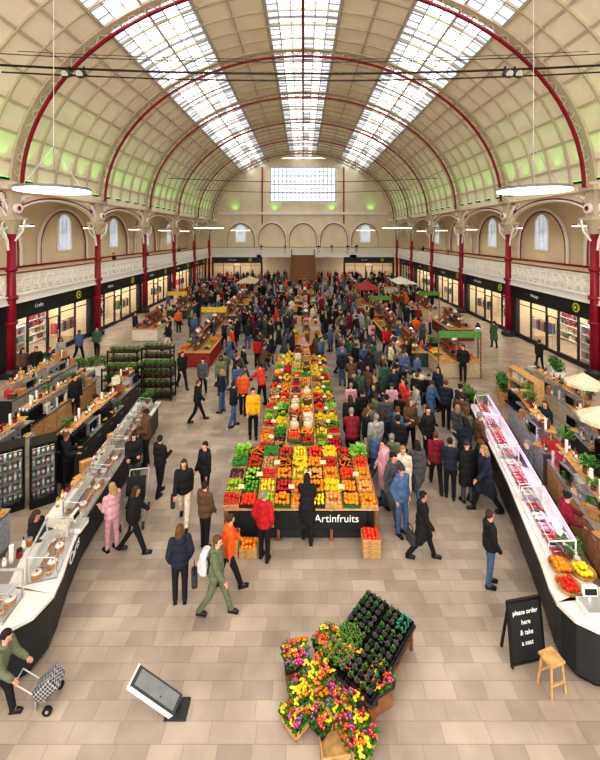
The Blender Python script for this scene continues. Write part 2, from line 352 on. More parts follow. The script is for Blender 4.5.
# ---------------------------------------------------------------- lamps, cables, floodlights
def lampmesh(r):
    rim=MB().cyl((0,0,0),(0,0,.1),r,r*.97,0,40,).done([greyp]); dif=MB().cyl((0,0,-.05),(0,0,.0),r*.97,r*.97,0,40).done([lampw])
    cb=MB()
    for k in range(3): a=k*2*pi/3; cb.cyl((r*.8*cos(a),r*.8*sin(a),.1),(0,0,1.6),.012,.012,0,4)
    return rim,dif,cb
for x,y,z,r,top in [(-9.2,14.2,9.15,1.25,19.1),(8.5,14.2,9.15,1.25,19.4),(-7.8,32,8.1,1.2,19.6),(7.8,32,8.1,1.2,19.6),(-7.8,48,8.1,1.2,19.6),(7.8,48,8.1,1.2,19.6)]+[(s*18,yy,8.1,.75,10.25) for s in (-1,1) for yy in (24.5,33,41.5,50,58.5)]:
    rim,dif,cb=lampmesh(r); cb.cyl((0,0,1.6),(0,0,top-z),.012,.012,0,4)
    thing('pendant_lamp',[('rim',rim),('diffuser',dif),('cable',cb.done([steel]))],(x,y,z),label='large round pendant lamp with glowing white diffuser',cat='lamp',group='disc pendant lamps')
for y,z,r in ((16,14.65,.05),(16.1,14.4,.035),(15.6,14.95,.02),(17,15.7,.015),(36,12.9,.03),(45,12.9,.03)):
    pts=[(x,y,z-.45*(1-(x/14)**2)) for x in (-12.6,-10,-6,-3,0,3,6,10,12.6)]
    put('tie_cable',MB().path(pts,r,0,6).done([black]),label='black cable slung across the vault',cat='cable',group='cables across the vault')
sp=MB().cyl((0,0,0),(0,-.35,-.15),.14,.18,0,12).done([black]); br_=MB().box((0,0,.15),(.06,.06,.3)).done([black]); le=MB().cyl((0,-.352,-.15),(0,-.36,-.155),.15,.15,0,12).done([steel])
for x in (-9.7,-9.1,8.4,8.8): thing('spotlight',[('housing',sp),('bracket',br_),('lens',le)],(x,16,14.2),label='black spotlight clamped to the cable',cat='spotlight',group='spotlights on the cable')
fl_=MB().box((0,0,.06),(.12,.5,.12)).done([black]); fe=MB().box((0,0,.13),(.09,.45,.02)).done([grn])
for s in (-1,1):
    for i in range(1,7):
        for q in (.85,2.55,4.25,5.95,7.65):
            y=YC[i]+q
            thing('floodlight',[('housing',fl_),('lens',fe)],(s*15.0,y,10.3),label='small green uplighter on the cornice',cat='floodlight',group='green uplighters')
            l=bpy.data.lights.new('green_light','SPOT'); l.energy=95; l.color=(.12,1,.04); l.spot_size=radians(46); l.spot_blend=.6; l.shadow_soft_size=.04
            o=bpy.data.objects.new('green_light',l); COL.objects.link(o); o.location=(s*14.75,y,10.45); o.rotation_euler=(pi,s*.02,0)
for x in (-12,-5,5,12):
    l=bpy.data.lights.new('green_light','SPOT'); l.energy=60; l.color=(.2,1,.12); l.spot_size=radians(110); l.spot_blend=.9
    o=bpy.data.objects.new('green_light',l); COL.objects.link(o); o.location=(x,Y1-.6,11.6); o.rotation_euler=(pi-.2,0,0)
# ---------------------------------------------------------------- people
def remesh(me,vox,sm=2):
    o=bpy.data.objects.new('t',me); COL.objects.link(o)
    m=o.modifiers.new('r','REMESH'); m.mode='VOXEL'; m.voxel_size=vox
    m2=o.modifiers.new('s','SMOOTH'); m2.factor=.5; m2.iterations=sm
    bpy.context.view_layer.update()
    r=bpy.data.meshes.new_from_object(o.evaluated_get(bpy.context.evaluated_depsgraph_get()))
    bpy.data.objects.remove(o)
    if len(r.polygons)==0: return me
    r.polygons.foreach_set('use_smooth',[True]*len(r.polygons)); return r
PO={'stand':dict(l=(.08,.1),r=(-.06,.04),al=(.02,.1,.3),ar=(.15,.1,.4),hp=.2,hy=.3),
'walk':dict(l=(.4,.06),r=(-.26,.35),al=(-.22,.08,.3),ar=(.28,.08,.4),hp=.15,lean=.06),
'walkb':dict(l=(-.3,.3),r=(.38,.06),al=(.3,.08,.55),ar=(-.2,.1,.25),hp=.3,lean=.09),
'hold':dict(l=(.08,.05),r=(-.05,.04),al=(.1,.1,1.5),ar=(.2,.05,1.25),hp=.5),
'reach':dict(l=(.2,.15),r=(-.12,.05),al=(.7,.05,.45),ar=(.2,.1,1.0),hp=.5,lean=.2),
'pocket':dict(l=(.12,.15),r=(0,.05),al=(-.3,.28,.8),ar=(-.3,.28,.8),hp=.1,hy=-.5),
'chat':dict(l=(.1,.02),r=(-.12,.2),al=(.0,.12,.5),ar=(.1,.15,1.7),hp=.05,hy=.6),
'push':dict(l=(.4,.2),r=(-.3,.3),al=(.4,.05,.5),ar=(.3,.1,.6),hp=.45,lean=.3)}
def joints(p):
    j={}; lean=p.get('lean',0); U=V((0,-sin(lean),cos(lean))); pel=V((0,0,.93))
    for k,s in (('l',1),('r',-1)):
        a,kn=p[k]; hip=pel+V((.095*s,0,-.03)); kp=hip+.43*V((.02*s,-sin(a),-cos(a))); an=kp+.42*V((0,-sin(a-kn),-cos(a-kn))); j['hip'+k]=hip; j['knee'+k]=kp; j['ank'+k]=an
        sh=pel+U*.5+V((.175*s,0,0)); a,o,e=p['a'+k]; el=sh+.29*V((s*sin(o),-sin(a)*cos(o),-cos(a)*cos(o))); wr=el+.25*V((-s*.15*(e>.6),-sin(a+e),-cos(a+e))); j['sh'+k]=sh;j['el'+k]=el;j['wr'+k]=wr
    j['pel']=pel; j['U']=U; j['neck']=pel+U*.55; dz=.085-min(j['ankl'].z,j['ankr'].z)
    for k in j:
        if k!='U': j[k]=j[k]+V((0,0,dz))
    j['head']=j['neck']+V((0,-sin(lean*.6)*.16,.16*cos(lean*.6)))
    j['M']=Matrix.Translation(j['head'])@Euler((p.get('hp',0),0,p.get('hy',0)),'XYZ').to_matrix().to_4x4()
    j['q']=Euler((lean,0,0)); return j
def bodym(j,vox,det=True):
    mb=MB(); U=j['U'];P=j['pel'];q=j['q']
    mb.ell(P+U*.02,(.15,.105,.13),rot=q).ell(P+U*.2,(.135,.095,.2),rot=q).ell(P+U*.38,(.16,.11,.17),rot=q).cap(j['shl']-V((.03,0,0)),j['shr']+V((.03,0,0)),.06,.06)
    mb.cap(P+U*.48,j['head']-V((0,0,.06)),.062,.052)
    for k in 'lr':
        mb.cap(j['sh'+k],j['el'+k],.052,.04).cap(j['el'+k],j['wr'+k],.04,.027).cap(j['hip'+k],j['knee'+k],.08,.055).cap(j['knee'+k],j['ank'+k],.055,.036)
        mb.cap(j['ank'+k],j['ank'+k]+V((0,-.12,-.05)),.035,.028)
    h=MB(); h.ell((0,.01,.03),(.076,.094,.092)).ell((0,-.02,-.045),(.058,.07,.068)).cap((0,-.088,.015),(0,-.112,-.018),.01,.014).ell((0,-.075,.035),(.05,.022,.014)).ell((.076,.01,-.005),(.012,.02,.03)).ell((-.076,.01,-.005),(.012,.02,.03))
    h.bm.transform(j['M']); t=bpy.data.meshes.new('t'); h.bm.to_mesh(t); h.bm.free(); mb.bm.from_mesh(t)
    r=remesh(mb.done([skin]),vox,1); r.materials.clear(); m2=MB(r); M=j['M']
    if det:
        for s in (-1,1): m2.ell(M@V((s*.028,-.083,.012)),.011,1,8,6)
        m2.ell(M@V((0,-.086,-.052)),(.024,.008,.007),2,8,6)
        for k,s in (('l',1),('r',-1)):
            d=(j['wr'+k]-j['el'+k]).normalized(); w=j['wr'+k]; side=V((1,0,0)); nrm=d.cross(side).normalized()
            m2.cap(w+side*-.02,w+d*.075-side*.02,.017,.016,0,8).cap(w+side*.012,w+d*.078+side*.018,.018,.016,0,8)
            for f,(off,ln) in enumerate(((-.033,.055),(-.011,.07),(.011,.075),(.032,.066))):
                a=w+d*.082+side*off; b=a+d*ln*.55-nrm*.006; c=b+(d*.75-nrm*.6)*ln*.5
                m2.cap(a,b,.009,.0085,0,6).cap(b,c,.0085,.007,0,6)
            a=w+d*.03-side*s*.035; b=a+(d*.8-side*s*.7)*.035; m2.cap(a,b,.011,.0095,0,6).cap(b,b+d*.03,.0095,.008,0,6)
    return m2.done([skin,black,lip],True)
def jacket(j,vox,coat):
    mb=MB(); U=j['U'];P=j['pel'];q=j['q']
    mb.ell(P+U*.36,(.2,.16,.2),rot=q).ell(P+U*.15,(.21,.175,.2),rot=q).ell(P+U*.0,(.215,.175,.14),rot=q).cap(j['shl']-V((.02,0,.02)),j['shr']+V((.02,0,-.02)),.082,.082)
    mb.cyl(P+U*.47,j['neck']+U*.035,.12,.078,0,14).ell(j['neck']+V((0,.09,-.03)),(.125,.08,.095))
    for k in 'lr': 
        w=j['el'+k]+(j['wr'+k]-j['el'+k])*.94
        mb.cap(j['sh'+k],j['el'+k],.082,.072).cap(j['el'+k],w,.07,.055)
        if coat: mb.cap(j['hip'+k],j['hip'+k].lerp(j['knee'+k],.8),.14,.145)
    if coat: mb.ell(P-V((0,0,.2)),(.21,.17,.28))
    return remesh(mb.done([white]),vox)
def trous(j,vox):
    mb=MB(); mb.ell(j['pel'],(.165,.122,.13))
    for k in 'lr': mb.cap(j['hip'+k],j['knee'+k],.1,.074).cap(j['knee'+k],j['ank'+k]+V((0,0,.0)),.073,.06)
    return remesh(mb.done([white]),vox)
def shoem(a):
    z=a.z-.085; mb=MB(); mb.ell((a.x,a.y-.06,z+.045),(.048,.135,.045)).ell((a.x,a.y+.01,z+.07),(.046,.06,.055)).box((a.x,a.y-.055,z+.012),(.085,.24,.022),b=.008); return mb.done([black],True)
def hairm(kind):
    mb=MB()
    if kind=='beanie': 
        mb.ell((0,.012,.055),(.088,.106,.095),u=16,v=10).cyl((0,.01,.03),(0,.01,.065),.1,.1,0,18)
        for v in list(mb.bm.verts):
            if v.co.z<.02: v.co.z=.02
        mb.ell((0,.03,.155),.026)
    elif kind=='bald':
        mb.ell((0,.03,.0),(.08,.082,.06))
    else:
        bmesh.ops.create_uvsphere(mb.bm,u_segments=18,v_segments=12,radius=1,matrix=Matrix.Translation((0,.018,.035))@Matrix.Diagonal((.087,.104,.1,1)))
        for v in mb.bm.verts:
            if v.co.y<-.02 and v.co.z<.062: v.co.y=-.02+(v.co.y+.02)*.1; v.co.x*=.97
        if kind=='long':
            mb.ell((0,.065,-.08),(.092,.052,.15)).ell((.072,.015,-.06),(.026,.045,.12)).ell((-.072,.015,-.06),(.026,.045,.12))
        if kind=='bun': mb.ell((0,.12,.07),.045)
    return mb.done([black],True)
HAIR={k:hairm(k) for k in ('short','long','beanie','bald','bun')}
NEAR={};FAR={}
for k,p in PO.items():
    j=joints(p)
    NEAR[k]=dict(j=j,body=bodym(j,.016),jacket=jacket(j,.02,False),coat=jacket(j,.02,True),trousers=trous(j,.02),sl=shoem(j['ankl']),sr=shoem(j['ankr']))
def joinm(lst):
    mb=MB()
    for me,mi,M in lst: mb.add(me,M or Matrix(),[mi])
    return mb
for k,coat,hk in (('stand',0,'short'),('walk',0,'short'),('walkb',1,'long'),('hold',0,'long'),('pocket',0,'beanie'),('stand',1,'bun'),('reach',0,'short'),('pocket',1,'short'),('walk',0,'long'),('chat',1,'short')):
    j=NEAR[k]['j']
    FAR[(k,coat,hk)]=joinm([(bodym(j,.035,False),0,None),(jacket(j,.036,coat),1,None),(trous(j,.036),2,None),(HAIR[hk],3,j['M']),(NEAR[k]['sl'],4,None),(NEAR[k]['sr'],4,None)]).done([skin,black,black,black,black],True)
FK=list(FAR)
CN={(28,28,31):'black',(36,40,56):'navy',(78,80,84):'grey',(180,30,38):'red',(228,168,34):'yellow',(226,212,188):'cream',(226,96,34):'orange',(104,110,88):'olive',(126,30,50):'maroon',(96,72,54):'brown',(206,156,166):'pink',(78,100,136):'blue',(158,158,158):'silver',(64,94,74):'green',(210,66,46):'scarlet'}
BK,NV,GY,RD,YL,CR,OG,OL,MR,BR,PK,BL,LG,GN,SR=list(CN)
hairc=[(42,30,22),(28,24,22),(96,66,42),(156,126,86),(128,126,122),(66,46,34)]
def setm(o,i,m): o.material_slots[i].link='OBJECT'; o.material_slots[i].material=m
PP=[]
PV={'stand':'standing','walk':'walking','walkb':'walking','hold':'hands raised','reach':'reaching forward','pocket':'hands in pockets','push':'leaning forward','chat':'gesturing'}
def person(loc,k,face,jc,tc_,hk='short',hc=0,coat=False,sc=1.):
    n=NEAR[k]; j=n['j']; PP.append((loc[0],loc[1]))
    e=put('person',None,loc,(0,0,radians(face)),'person in %s %s and %s trousers, %s'%(CN[jc],'coat' if coat else 'jacket',CN[tc_],PV[k]),'person',sc=sc)
    o=put('body',n['body'],parent=e); setm(o,0,skins[0 if R.random()<.7 else R.randrange(3)])
    o=put('coat' if coat else 'jacket',n['coat' if coat else 'jacket'],parent=e); setm(o,0,cm(jc))
    o=put('trousers',n['trousers'],parent=e); setm(o,0,cm(tc_))
    o=put('hat' if hk=='beanie' else 'hair',HAIR[hk],parent=e); o.matrix_local=j['M']; setm(o,0,cm(hairc[hc] if hk!='beanie' else (55,55,60),'hair'))
    for q in ('sl','sr'): put('shoe',n[q],parent=e)
    return e
CS=Stuff()
def farp(loc,jc,tc_,face,single=True):
    kk=FK[R.randrange(len(FK))]; sc=R.uniform(.93,1.06); hc=cm(hairc[R.randrange(6)],'hair'); PP.append((loc[0],loc[1]))
    if not single: CS.add(FAR[kk],TM(loc,radians(face),sc),[skin,cm(jc),cm(tc_),hc,black]); return
    o=put('person',FAR[kk],loc,(0,0,radians(face)),'person in %s %s in the market crowd, %s'%(CN[jc],'coat' if kk[1] else 'jacket',PV[kk[0]]),'person','market crowd',sc=sc)
    setm(o,1,cm(jc));setm(o,2,cm(tc_));setm(o,3,hc)
NP=[(264,560,'pocket',160,RD,BK,'short',4,0),(307,541,'reach',180,BK,BK,'long',1,1),(422,558,'walk',75,BK,BK,'short',1,1),(490,585,'stand',80,BK,BL,'short',5,0),
(180,603,'pocket',200,NV,BK,'long',2,0),(216,614,'walk',80,OL,OL,'short',2,0),(228,588,'walkb',110,OG,BK,'short',5,0),(205,548,'stand',150,BR,BK,'short',0,0),
(184,522,'walk',10,BK,CR,'long',5,0),(205,503,'stand',-40,BK,BK,'short',0,0),(160,494,'chat',150,BK,BK,'short',0,0),(134,490,'hold',20,BK,GY,'long',0,0),(146,466,'hold',-60,BR,BK,'short',0,0),
(112,550,'hold',-120,PK,PK,'long',3,0),(134,552,'walkb',100,BK,BK,'long',5,0),(253,438,'stand',10,YL,BK,'short',0,0),(403,505,'walk',-15,CR,CR,'short',3,1),
(352,466,'reach',180,MR,BK,'short',4,0),(376,472,'stand',190,LG,BL,'short',4,0),(398,474,'stand',150,BK,BK,'short',1,1),(428,463,'pocket',30,BK,BK,'short',0,0),(436,488,'walk',170,MR,BK,'bun',2,0),
(467,502,'stand',200,BK,GY,'beanie',0,1),(450,498,'hold',160,NV,BK,'short',1,0),(182,388,'walk',40,BK,BK,'short',0,0),(203,396,'walkb',10,GY,BK,'short',1,0),(221,395,'stand',0,OL,BK,'long',0,0),
(463,381,'pocket',-30,BK,BK,'short',0,0),(417,416,'walk',150,BK,BL,'short',2,0),(438,410,'stand',-60,NV,BK,'long',0,1),(406,372,'walk',10,BK,BL,'short',0,0),(446,428,'hold',150,NV,BK,'bun',2,0),
(23,385,'stand',60,BR,BK,'long',0,0),(36,383,'pocket',40,BK,GY,'short',0,0),(50,384,'chat',70,NV,BK,'short',2,0),(61,371,'stand',0,LG,BK,'long',2,0),(79,360,'walk',60,BL,BK,'short',0,0),
(527,500,'hold',-80,GY,BK,'short',4,0),(562,560,'reach',75,MR,BK,'bun',1,0),(36,585,'hold',90,BK,BK,'long',5,0),(262,405,'reach',230,SR,BK,'short',0,0),(243,415,'hold',170,OG,BK,'short',2,0),(372,374,'walk',180,GN,BK,'short',0,0),
(352,398,'reach',190,BR,BK,'short',4,0),(386,355,'walk',0,RD,BK,'short',0,0),(97,357,'stand',0,GN,BK,'short',0,0),(362,440,'hold',200,BK,GY,'short',0,0),(410,452,'chat',20,BR,BK,'long',2,0),
(66,490,'hold',110,BK,BK,'bun',2,0),(92,446,'reach',90,GY,BK,'short',1,0),(545,455,'stand',-70,NV,BK,'long',2,0),(75,420,'stand',60,BK,BK,'short',0,0),(418,500,'walkb',190,GY,BL,'long',0,1),(392,492,'pocket',170,OL,BK,'short',4,0),(480,470,'stand',80,BR,BK,'short',4,0)]
for px,py,k,f,jc,tc_,hk,hc,ct in NP: person(at(px,py),k,f,jc,tc_,hk,hc,bool(ct),.89 if py>530 else (.95 if py>480 else 1.03))
person((-4.75,5.95,0),'push',95,OL,BK,'short',0,False,.8)
# ---------------------------------------------------------------- crates & fruit
def cratem(w,l,h,m):
    mb=MB(); mb.box((0,0,.01),(w,l,.02))
    for k in range(2):
        z=.02+h*(.3+.45*k); 
        for s in (-1,1): mb.box((s*w/2,0,z),(.012,l,h*.36)); mb.box((0,s*l/2,z),(w,.012,h*.36))
    for a in (-1,1):
        for b in (-1,1): mb.box((a*(w/2-.015),b*(l/2-.015),h/2),(.03,.03,h))
    return mb.done([m])
cw=cratem(.4,.36,.09,wood); cbk=cratem(.4,.36,.09,dark); cgreen=cratem(.4,.36,.09,cm((40,110,60),'plastic'))
def fr(name,col,r,el=1.,stem=True):
    mb=MB(); mb.ell((0,0,0),(r,r,r*el),0,10,7)
    for v in mb.bm.verts:
        if v.co.z>r*el*.8: v.co.z-=r*.12
    if stem: mb.cyl((0,0,r*el*.75),(0,0,r*el*1.08),.005,.005,1,5)
    return mb.done([mat('fruit_'+name,s2l(*col),.4,var=.18,scale=25),leafd],True)
def bananam():
    mb=MB()
    for k in range(4):
        o=(k-1.5)*.03; pts=[(-.08,o*.4,.0),(-.045,o,.028),(0,o*1.2,.036),(.045,o,.026),(.08,o*.5,0)]
        rs=[.01,.019,.021,.018,.008]
        for i in range(4): mb.cap(pts[i],pts[i+1],rs[i],rs[i+1],0,7)
    mb.cyl((-.1,0,-.005),(-.08,0,0),.012,.012,1,6); return mb.done([mat('fruit_banana',s2l(240,205,40),.5,var=.1),wood2],True)
def brocm():
    mb=MB(); mb.cyl((0,0,-.05),(0,0,.02),.022,.03,0,8)
    for k in range(9): a=k*2.4; r=.012*k**.5*1.3; mb.ico((r*cos(a)*1.6,r*sin(a)*1.6,.035+.01*(k%3)),.026,1)
    return mb.done([leafm,mat('fruit_broc',s2l(60,130,50),.8,var=.4,scale=60)])
def carm():
    mb=MB(); mb.cap((-.08,0,0),(.07,0,0),.008,.02,0,8); mb.cap((.075,0,0),(.12,.01,.01),.008,.004,1,5).cap((.075,0,0),(.12,-.012,.012),.006,.004,1,5); return mb.done([mat('fruit_carrot',s2l(235,115,25),.5),leafm],True)
def lettm():
    mb=MB(); mb.ico((0,0,.0),(.06,.06,.05),0,2)
    for k in range(14):
        a=k*2.4; c=V((.05*cos(a),.05*sin(a),-.01+.035*(k%3))); d=V((cos(a),sin(a),.7)).normalized()*.07; w=d.cross(V((0,0,1))).normalized()*.04; mb.poly([c-w*.4,c+d*.5-w,c+d,c+d*.5+w,c+w*.4],0)
    return mb.done([mat('leaf_lettuce',s2l(140,190,80),.6,var=.3,scale=30)])
FR={'orange':(fr('orange',(250,140,20),.042),),'tomato':(fr('tomato',(214,36,22),.036,.85),),'green_apple':(fr('gapple',(150,196,50),.038,.95),),'red_apple':(fr('rapple',(190,30,36),.038,.95),),
'lemon':(fr('lemon',(248,214,40),.032,1.3,False),),'peach':(fr('peach',(248,160,90),.04),),'pepper':(fr('pepper',(228,60,24),.042,1.2),),'lime':(fr('lime',(96,160,40),.03,1.1,False),),
'potato':(fr('potato',(176,136,86),.036,1.2,False),),'plum':(fr('plum',(78,26,60),.03,1.1),),'banana_bunch':(bananam(),),'broccoli':(brocm(),),'carrot':(carm(),),'lettuce':(lettm(),)}
STUFF={k:[] for k in FR}; CNT={k:0 for k in FR}
def fill(kind,loc,rz=0,tilt=0,indiv=True,w=.36,l=.33,hp=1.):
    big=kind in('banana_bunch','broccoli','lettuce'); nx,ny=(3,3) if big else (4,3 if kind=='carrot' else 4)
    for a in range(nx):
        for b in range(ny):
            x=(-.5+(a+.5)/nx)*w+R.uniform(-.014,.014); y=(-.5+(b+.5)/ny)*l+R.uniform(-.014,.014)
            z=.075+R.uniform(0,.05)+(.06*hp if (0<a<nx-1 and 0<b<ny-1) else 0)+ y*math.tan(tilt)
            p=V(loc)+V((x*cos(rz)-y*sin(rz),x*sin(rz)+y*cos(rz),z))
            if indiv and CNT[kind]<290:
                CNT[kind]+=1
                put(kind,FR[kind][0],p,(R.uniform(-.4,.4),R.uniform(-.4,.4),R.uniform(0,6)),'%s heaped in a market crate'%kind.replace('_',' '),'fruit' if kind not in('carrot','broccoli','pepper','potato','lettuce') else 'vegetable','%s heaped in crates'%kind.replace('_',' '),sc=1.25)
            else: STUFF[kind].append(p)
def crate(loc,rz,kind,m=None,tilt=0,indiv=True,hp=1.):
    put('crate',m or cw,loc,(tilt,0,rz),'%s crate holding %s'%('wooden' if (m or cw)==cw else 'plastic',kind.replace('_',' ')),'crate','produce crates'); fill(kind,loc,rz,tilt,indiv,hp=hp)
mb=MB().box((-.05,10.45,.4),(3.6,1.9,.72)); mb.box((-.05,10.45,.03),(3.4,1.7,.06)); sb=mb.done([dark])
tp=MB()
for k in range(5): tp.box((-.05,9.62+k*.42,.78+k*.06),(3.8,.42,.04))
fb=MB().box((.2,9.42,.52),(2.7,.05,.42),b=.01).done([chalk])
lt=textme('Artinfruits',.26,whitelet)
lg=MB()
for x in (-1.9,-.6,.7,1.8): lg.box((x,9.46,.39),(.07,.07,.78)).box((x,11.4,.45),(.07,.07,.95))
thing('produce_stall',[('stall_base',sb),('stepped_shelf',tp.done([wood])),('front_board',fb,(0,0,0),[('lettering',lt,(.82,9.385,.58))]),('leg',lg.done([wood2]))],(0,0,0),label='wide produce stall with stepped shelves and lettered front board',cat='market stall')
rows=[['tomato','pepper','green_apple','orange','orange','lemon','peach','orange','orange'],
['green_apple','lime','lemon','red_apple','orange','orange','banana_bunch','orange','peach'],
['plum','green_apple','tomato','orange','lemon','peach','orange','pepper','orange'],
['broccoli','tomato','potato','carrot','banana_bunch','orange','red_apple','carrot','pepper'],
['lettuce','carrot','broccoli','tomato','lemon','pepper','banana_bunch','tomato','lettuce']]
for r,row in enumerate(rows):
    for c,k in enumerate(row): crate((-1.78+c*.425+R.uniform(-.015,.015),9.62+r*.42,.81+r*.06),R.uniform(-.08,.08),k,(cw,cbk,cw,cgreen)[(r*2+c)%4],.14,True,R.uniform(.6,1.8))
for x,k,nz in ((-1.72,'tomato',4),(-1.28,'orange',2),(1.6,'pepper',4)):
    for zz in range(nz):
        put('crate',cw,(x,9.1,zz*.11),label='stacked wooden crate in front of the produce stall',cat='crate',group='produce crates')
    fill(k,(x,9.1,(nz-1)*.11))
tb=MB().box((-.07,16.4,.4),(2.3,9.6,.7)).box((-.07,16.4,.77),(2.6,9.8,.05),1).box((-.07,16.4,.9),(.85,9.4,.26),0).box((-.07,16.4,1.04),(.95,9.5,.03),1)
thing('produce_stall',[('stall_base',tb.done([dark,wood]))],(0,0,0),label='long produce stall with raised central shelf',cat='market stall')
kinds=list(FR); KQ=random.Random(4)
for r in range(22):
    y=11.95+r*.43
    for c,x in enumerate((-1.17,-.74,.6,1.03)):
        k=KQ.choice(kinds); z=.8+KQ.choice((0,0,.06,.11)); crate((x+KQ.uniform(-.03,.03),y+KQ.uniform(-.03,.03),z),KQ.uniform(-.2,.2),k,KQ.choice((cw,cw,cbk,cgreen)),0,r<11,KQ.uniform(.6,2.3))
    for x in (-.28,.14): crate((x,y,1.055+KQ.choice((0,.05,.11))),KQ.uniform(-.2,.2),KQ.choice(kinds),KQ.choice((cw,cw,cgreen)),0,r<11,KQ.uniform(.6,2.3))
card=[MB().box((0,0,h/2),(w,.22,h),b=.01).box((0,0,h),(w*.9,.04,.006),1).done([cm(c,'carton'),cm((220,200,150),'tape')]) for w,h,c in ((.34,.22,(188,142,92)),(.3,.3,(170,124,78)),(.26,.18,(90,60,44)),(.28,.26,(214,206,190)))]
sack=MB().ell((0,0,.14),(.16,.13,.15)).cyl((0,0,.26),(0,0,.34),.05,.09,0,12).cyl((0,0,.26),(0,0,.28),.055,.055,1,12).done([cm((206,190,160),'sack'),red],True)
for r in range(20):
    for x in (-.28,.16):
        u=KQ.random()
        if u<.14+.03*r: put('carton',KQ.choice(card),(x,12.4+r*.43,1.3),(0,0,KQ.uniform(-.7,.7)),'cardboard carton stacked on the produce stall','box','cartons on the produce stall')
        elif u<.5: put('sack',sack,(x,12.4+r*.43,1.26),(0,0,KQ.uniform(-.7,.7)),'small tied sack standing among the produce','bag','sacks on the produce stall')
pc=MB().box((0,0,.22),(.15,.01,.1)).done([cm((245,240,190),'card')]); pcs=MB().cyl((0,0,0),(0,0,.16),.006,.006,0,5).done([steel])
for r in range(9):
    for x in (-1.0,.85): thing('price_card',[('card',pc),('stake',pcs)],(x,12.1+r*1.0,.95),label='small pale price card on a stake among produce',cat='sign',group='price cards')
for c in range(8): thing('price_card',[('card',pc),('stake',pcs)],(-1.57+c*.425,9.8+(c%3)*.42,.88+(c%3)*.06),label='small pale price card on a stake among produce',cat='sign',group='price cards')
# ---------------------------------------------------------------- generic stalls
def foliage(n,r,h,m,seed=1,ls=.05,mats=None,fl_=None):
    q=random.Random(seed); mb=MB()
    for k in range(n):
        a=q.uniform(0,2*pi); rr=r*q.random()**.5; z=h*q.uniform(.2,1); c=V((rr*cos(a),rr*sin(a),z)); d=V((cos(a),sin(a),q.uniform(-.1,.9))).normalized()*ls; w=d.cross(V((0,0,1))).normalized()*ls*.4
        mb.poly([c,c+d*.5+w,c+d,c+d*.5-w],0)
        if k%4==0: mb.cyl((0,0,0),c,.003,.003,0,3,False)
    if fl_:
        for k in range(fl_):
            a=q.uniform(0,2*pi); rr=r*1.1*q.random()**.5; c=V((rr*cos(a),rr*sin(a),h+.012+q.uniform(-.01,.02)))
            for t in range(5): b=t*2*pi/5; mb.ico(c+V((.011*cos(b),.011*sin(b),0)),(.011,.011,.006),1)
            mb.ico(c+V((0,0,.006)),.006,2)
    return mb.done(mats or [m])
STALLS=[]; SWS=Stuff(); SWC=[0]
def boxitems(seed):
    q=random.Random(seed); me=[]
    for k in range(4):
        c=garc[q.randrange(8)]; mb=MB()
        t=q.randrange(3)
        if t==0: mb.box((0,0,.1),(.3,.22,.2),b=.02).box((0,0,.21),(.26,.18,.03))
        elif t==1: mb.cyl((0,0,0),(0,0,.2),.09,.1,0,12).cyl((0,0,.2),(0,0,.26),.06,.04,0,10)
        else: mb.ell((0,0,.1),(.16,.12,.1)).cyl((0,0,.17),(0,0,.24),.02,.05,0,8)
        me.append(mb.done([cm(c)]))
    return me
BI=boxitems(3)+boxitems(5)+boxitems(9)
clothc=[(150,50,46),(225,218,204),(52,78,70),(74,72,74),(120,56,52),(196,178,150)]
def ware(me,p,rz):
    if p[1]<41 and SWC[0]<290: SWC[0]+=1; put('stall_ware',me,p,(0,0,rz),'small coloured ware set out on a market stall','goods','wares on market stalls')
    else: SWS.add(me,TM(p,rz))
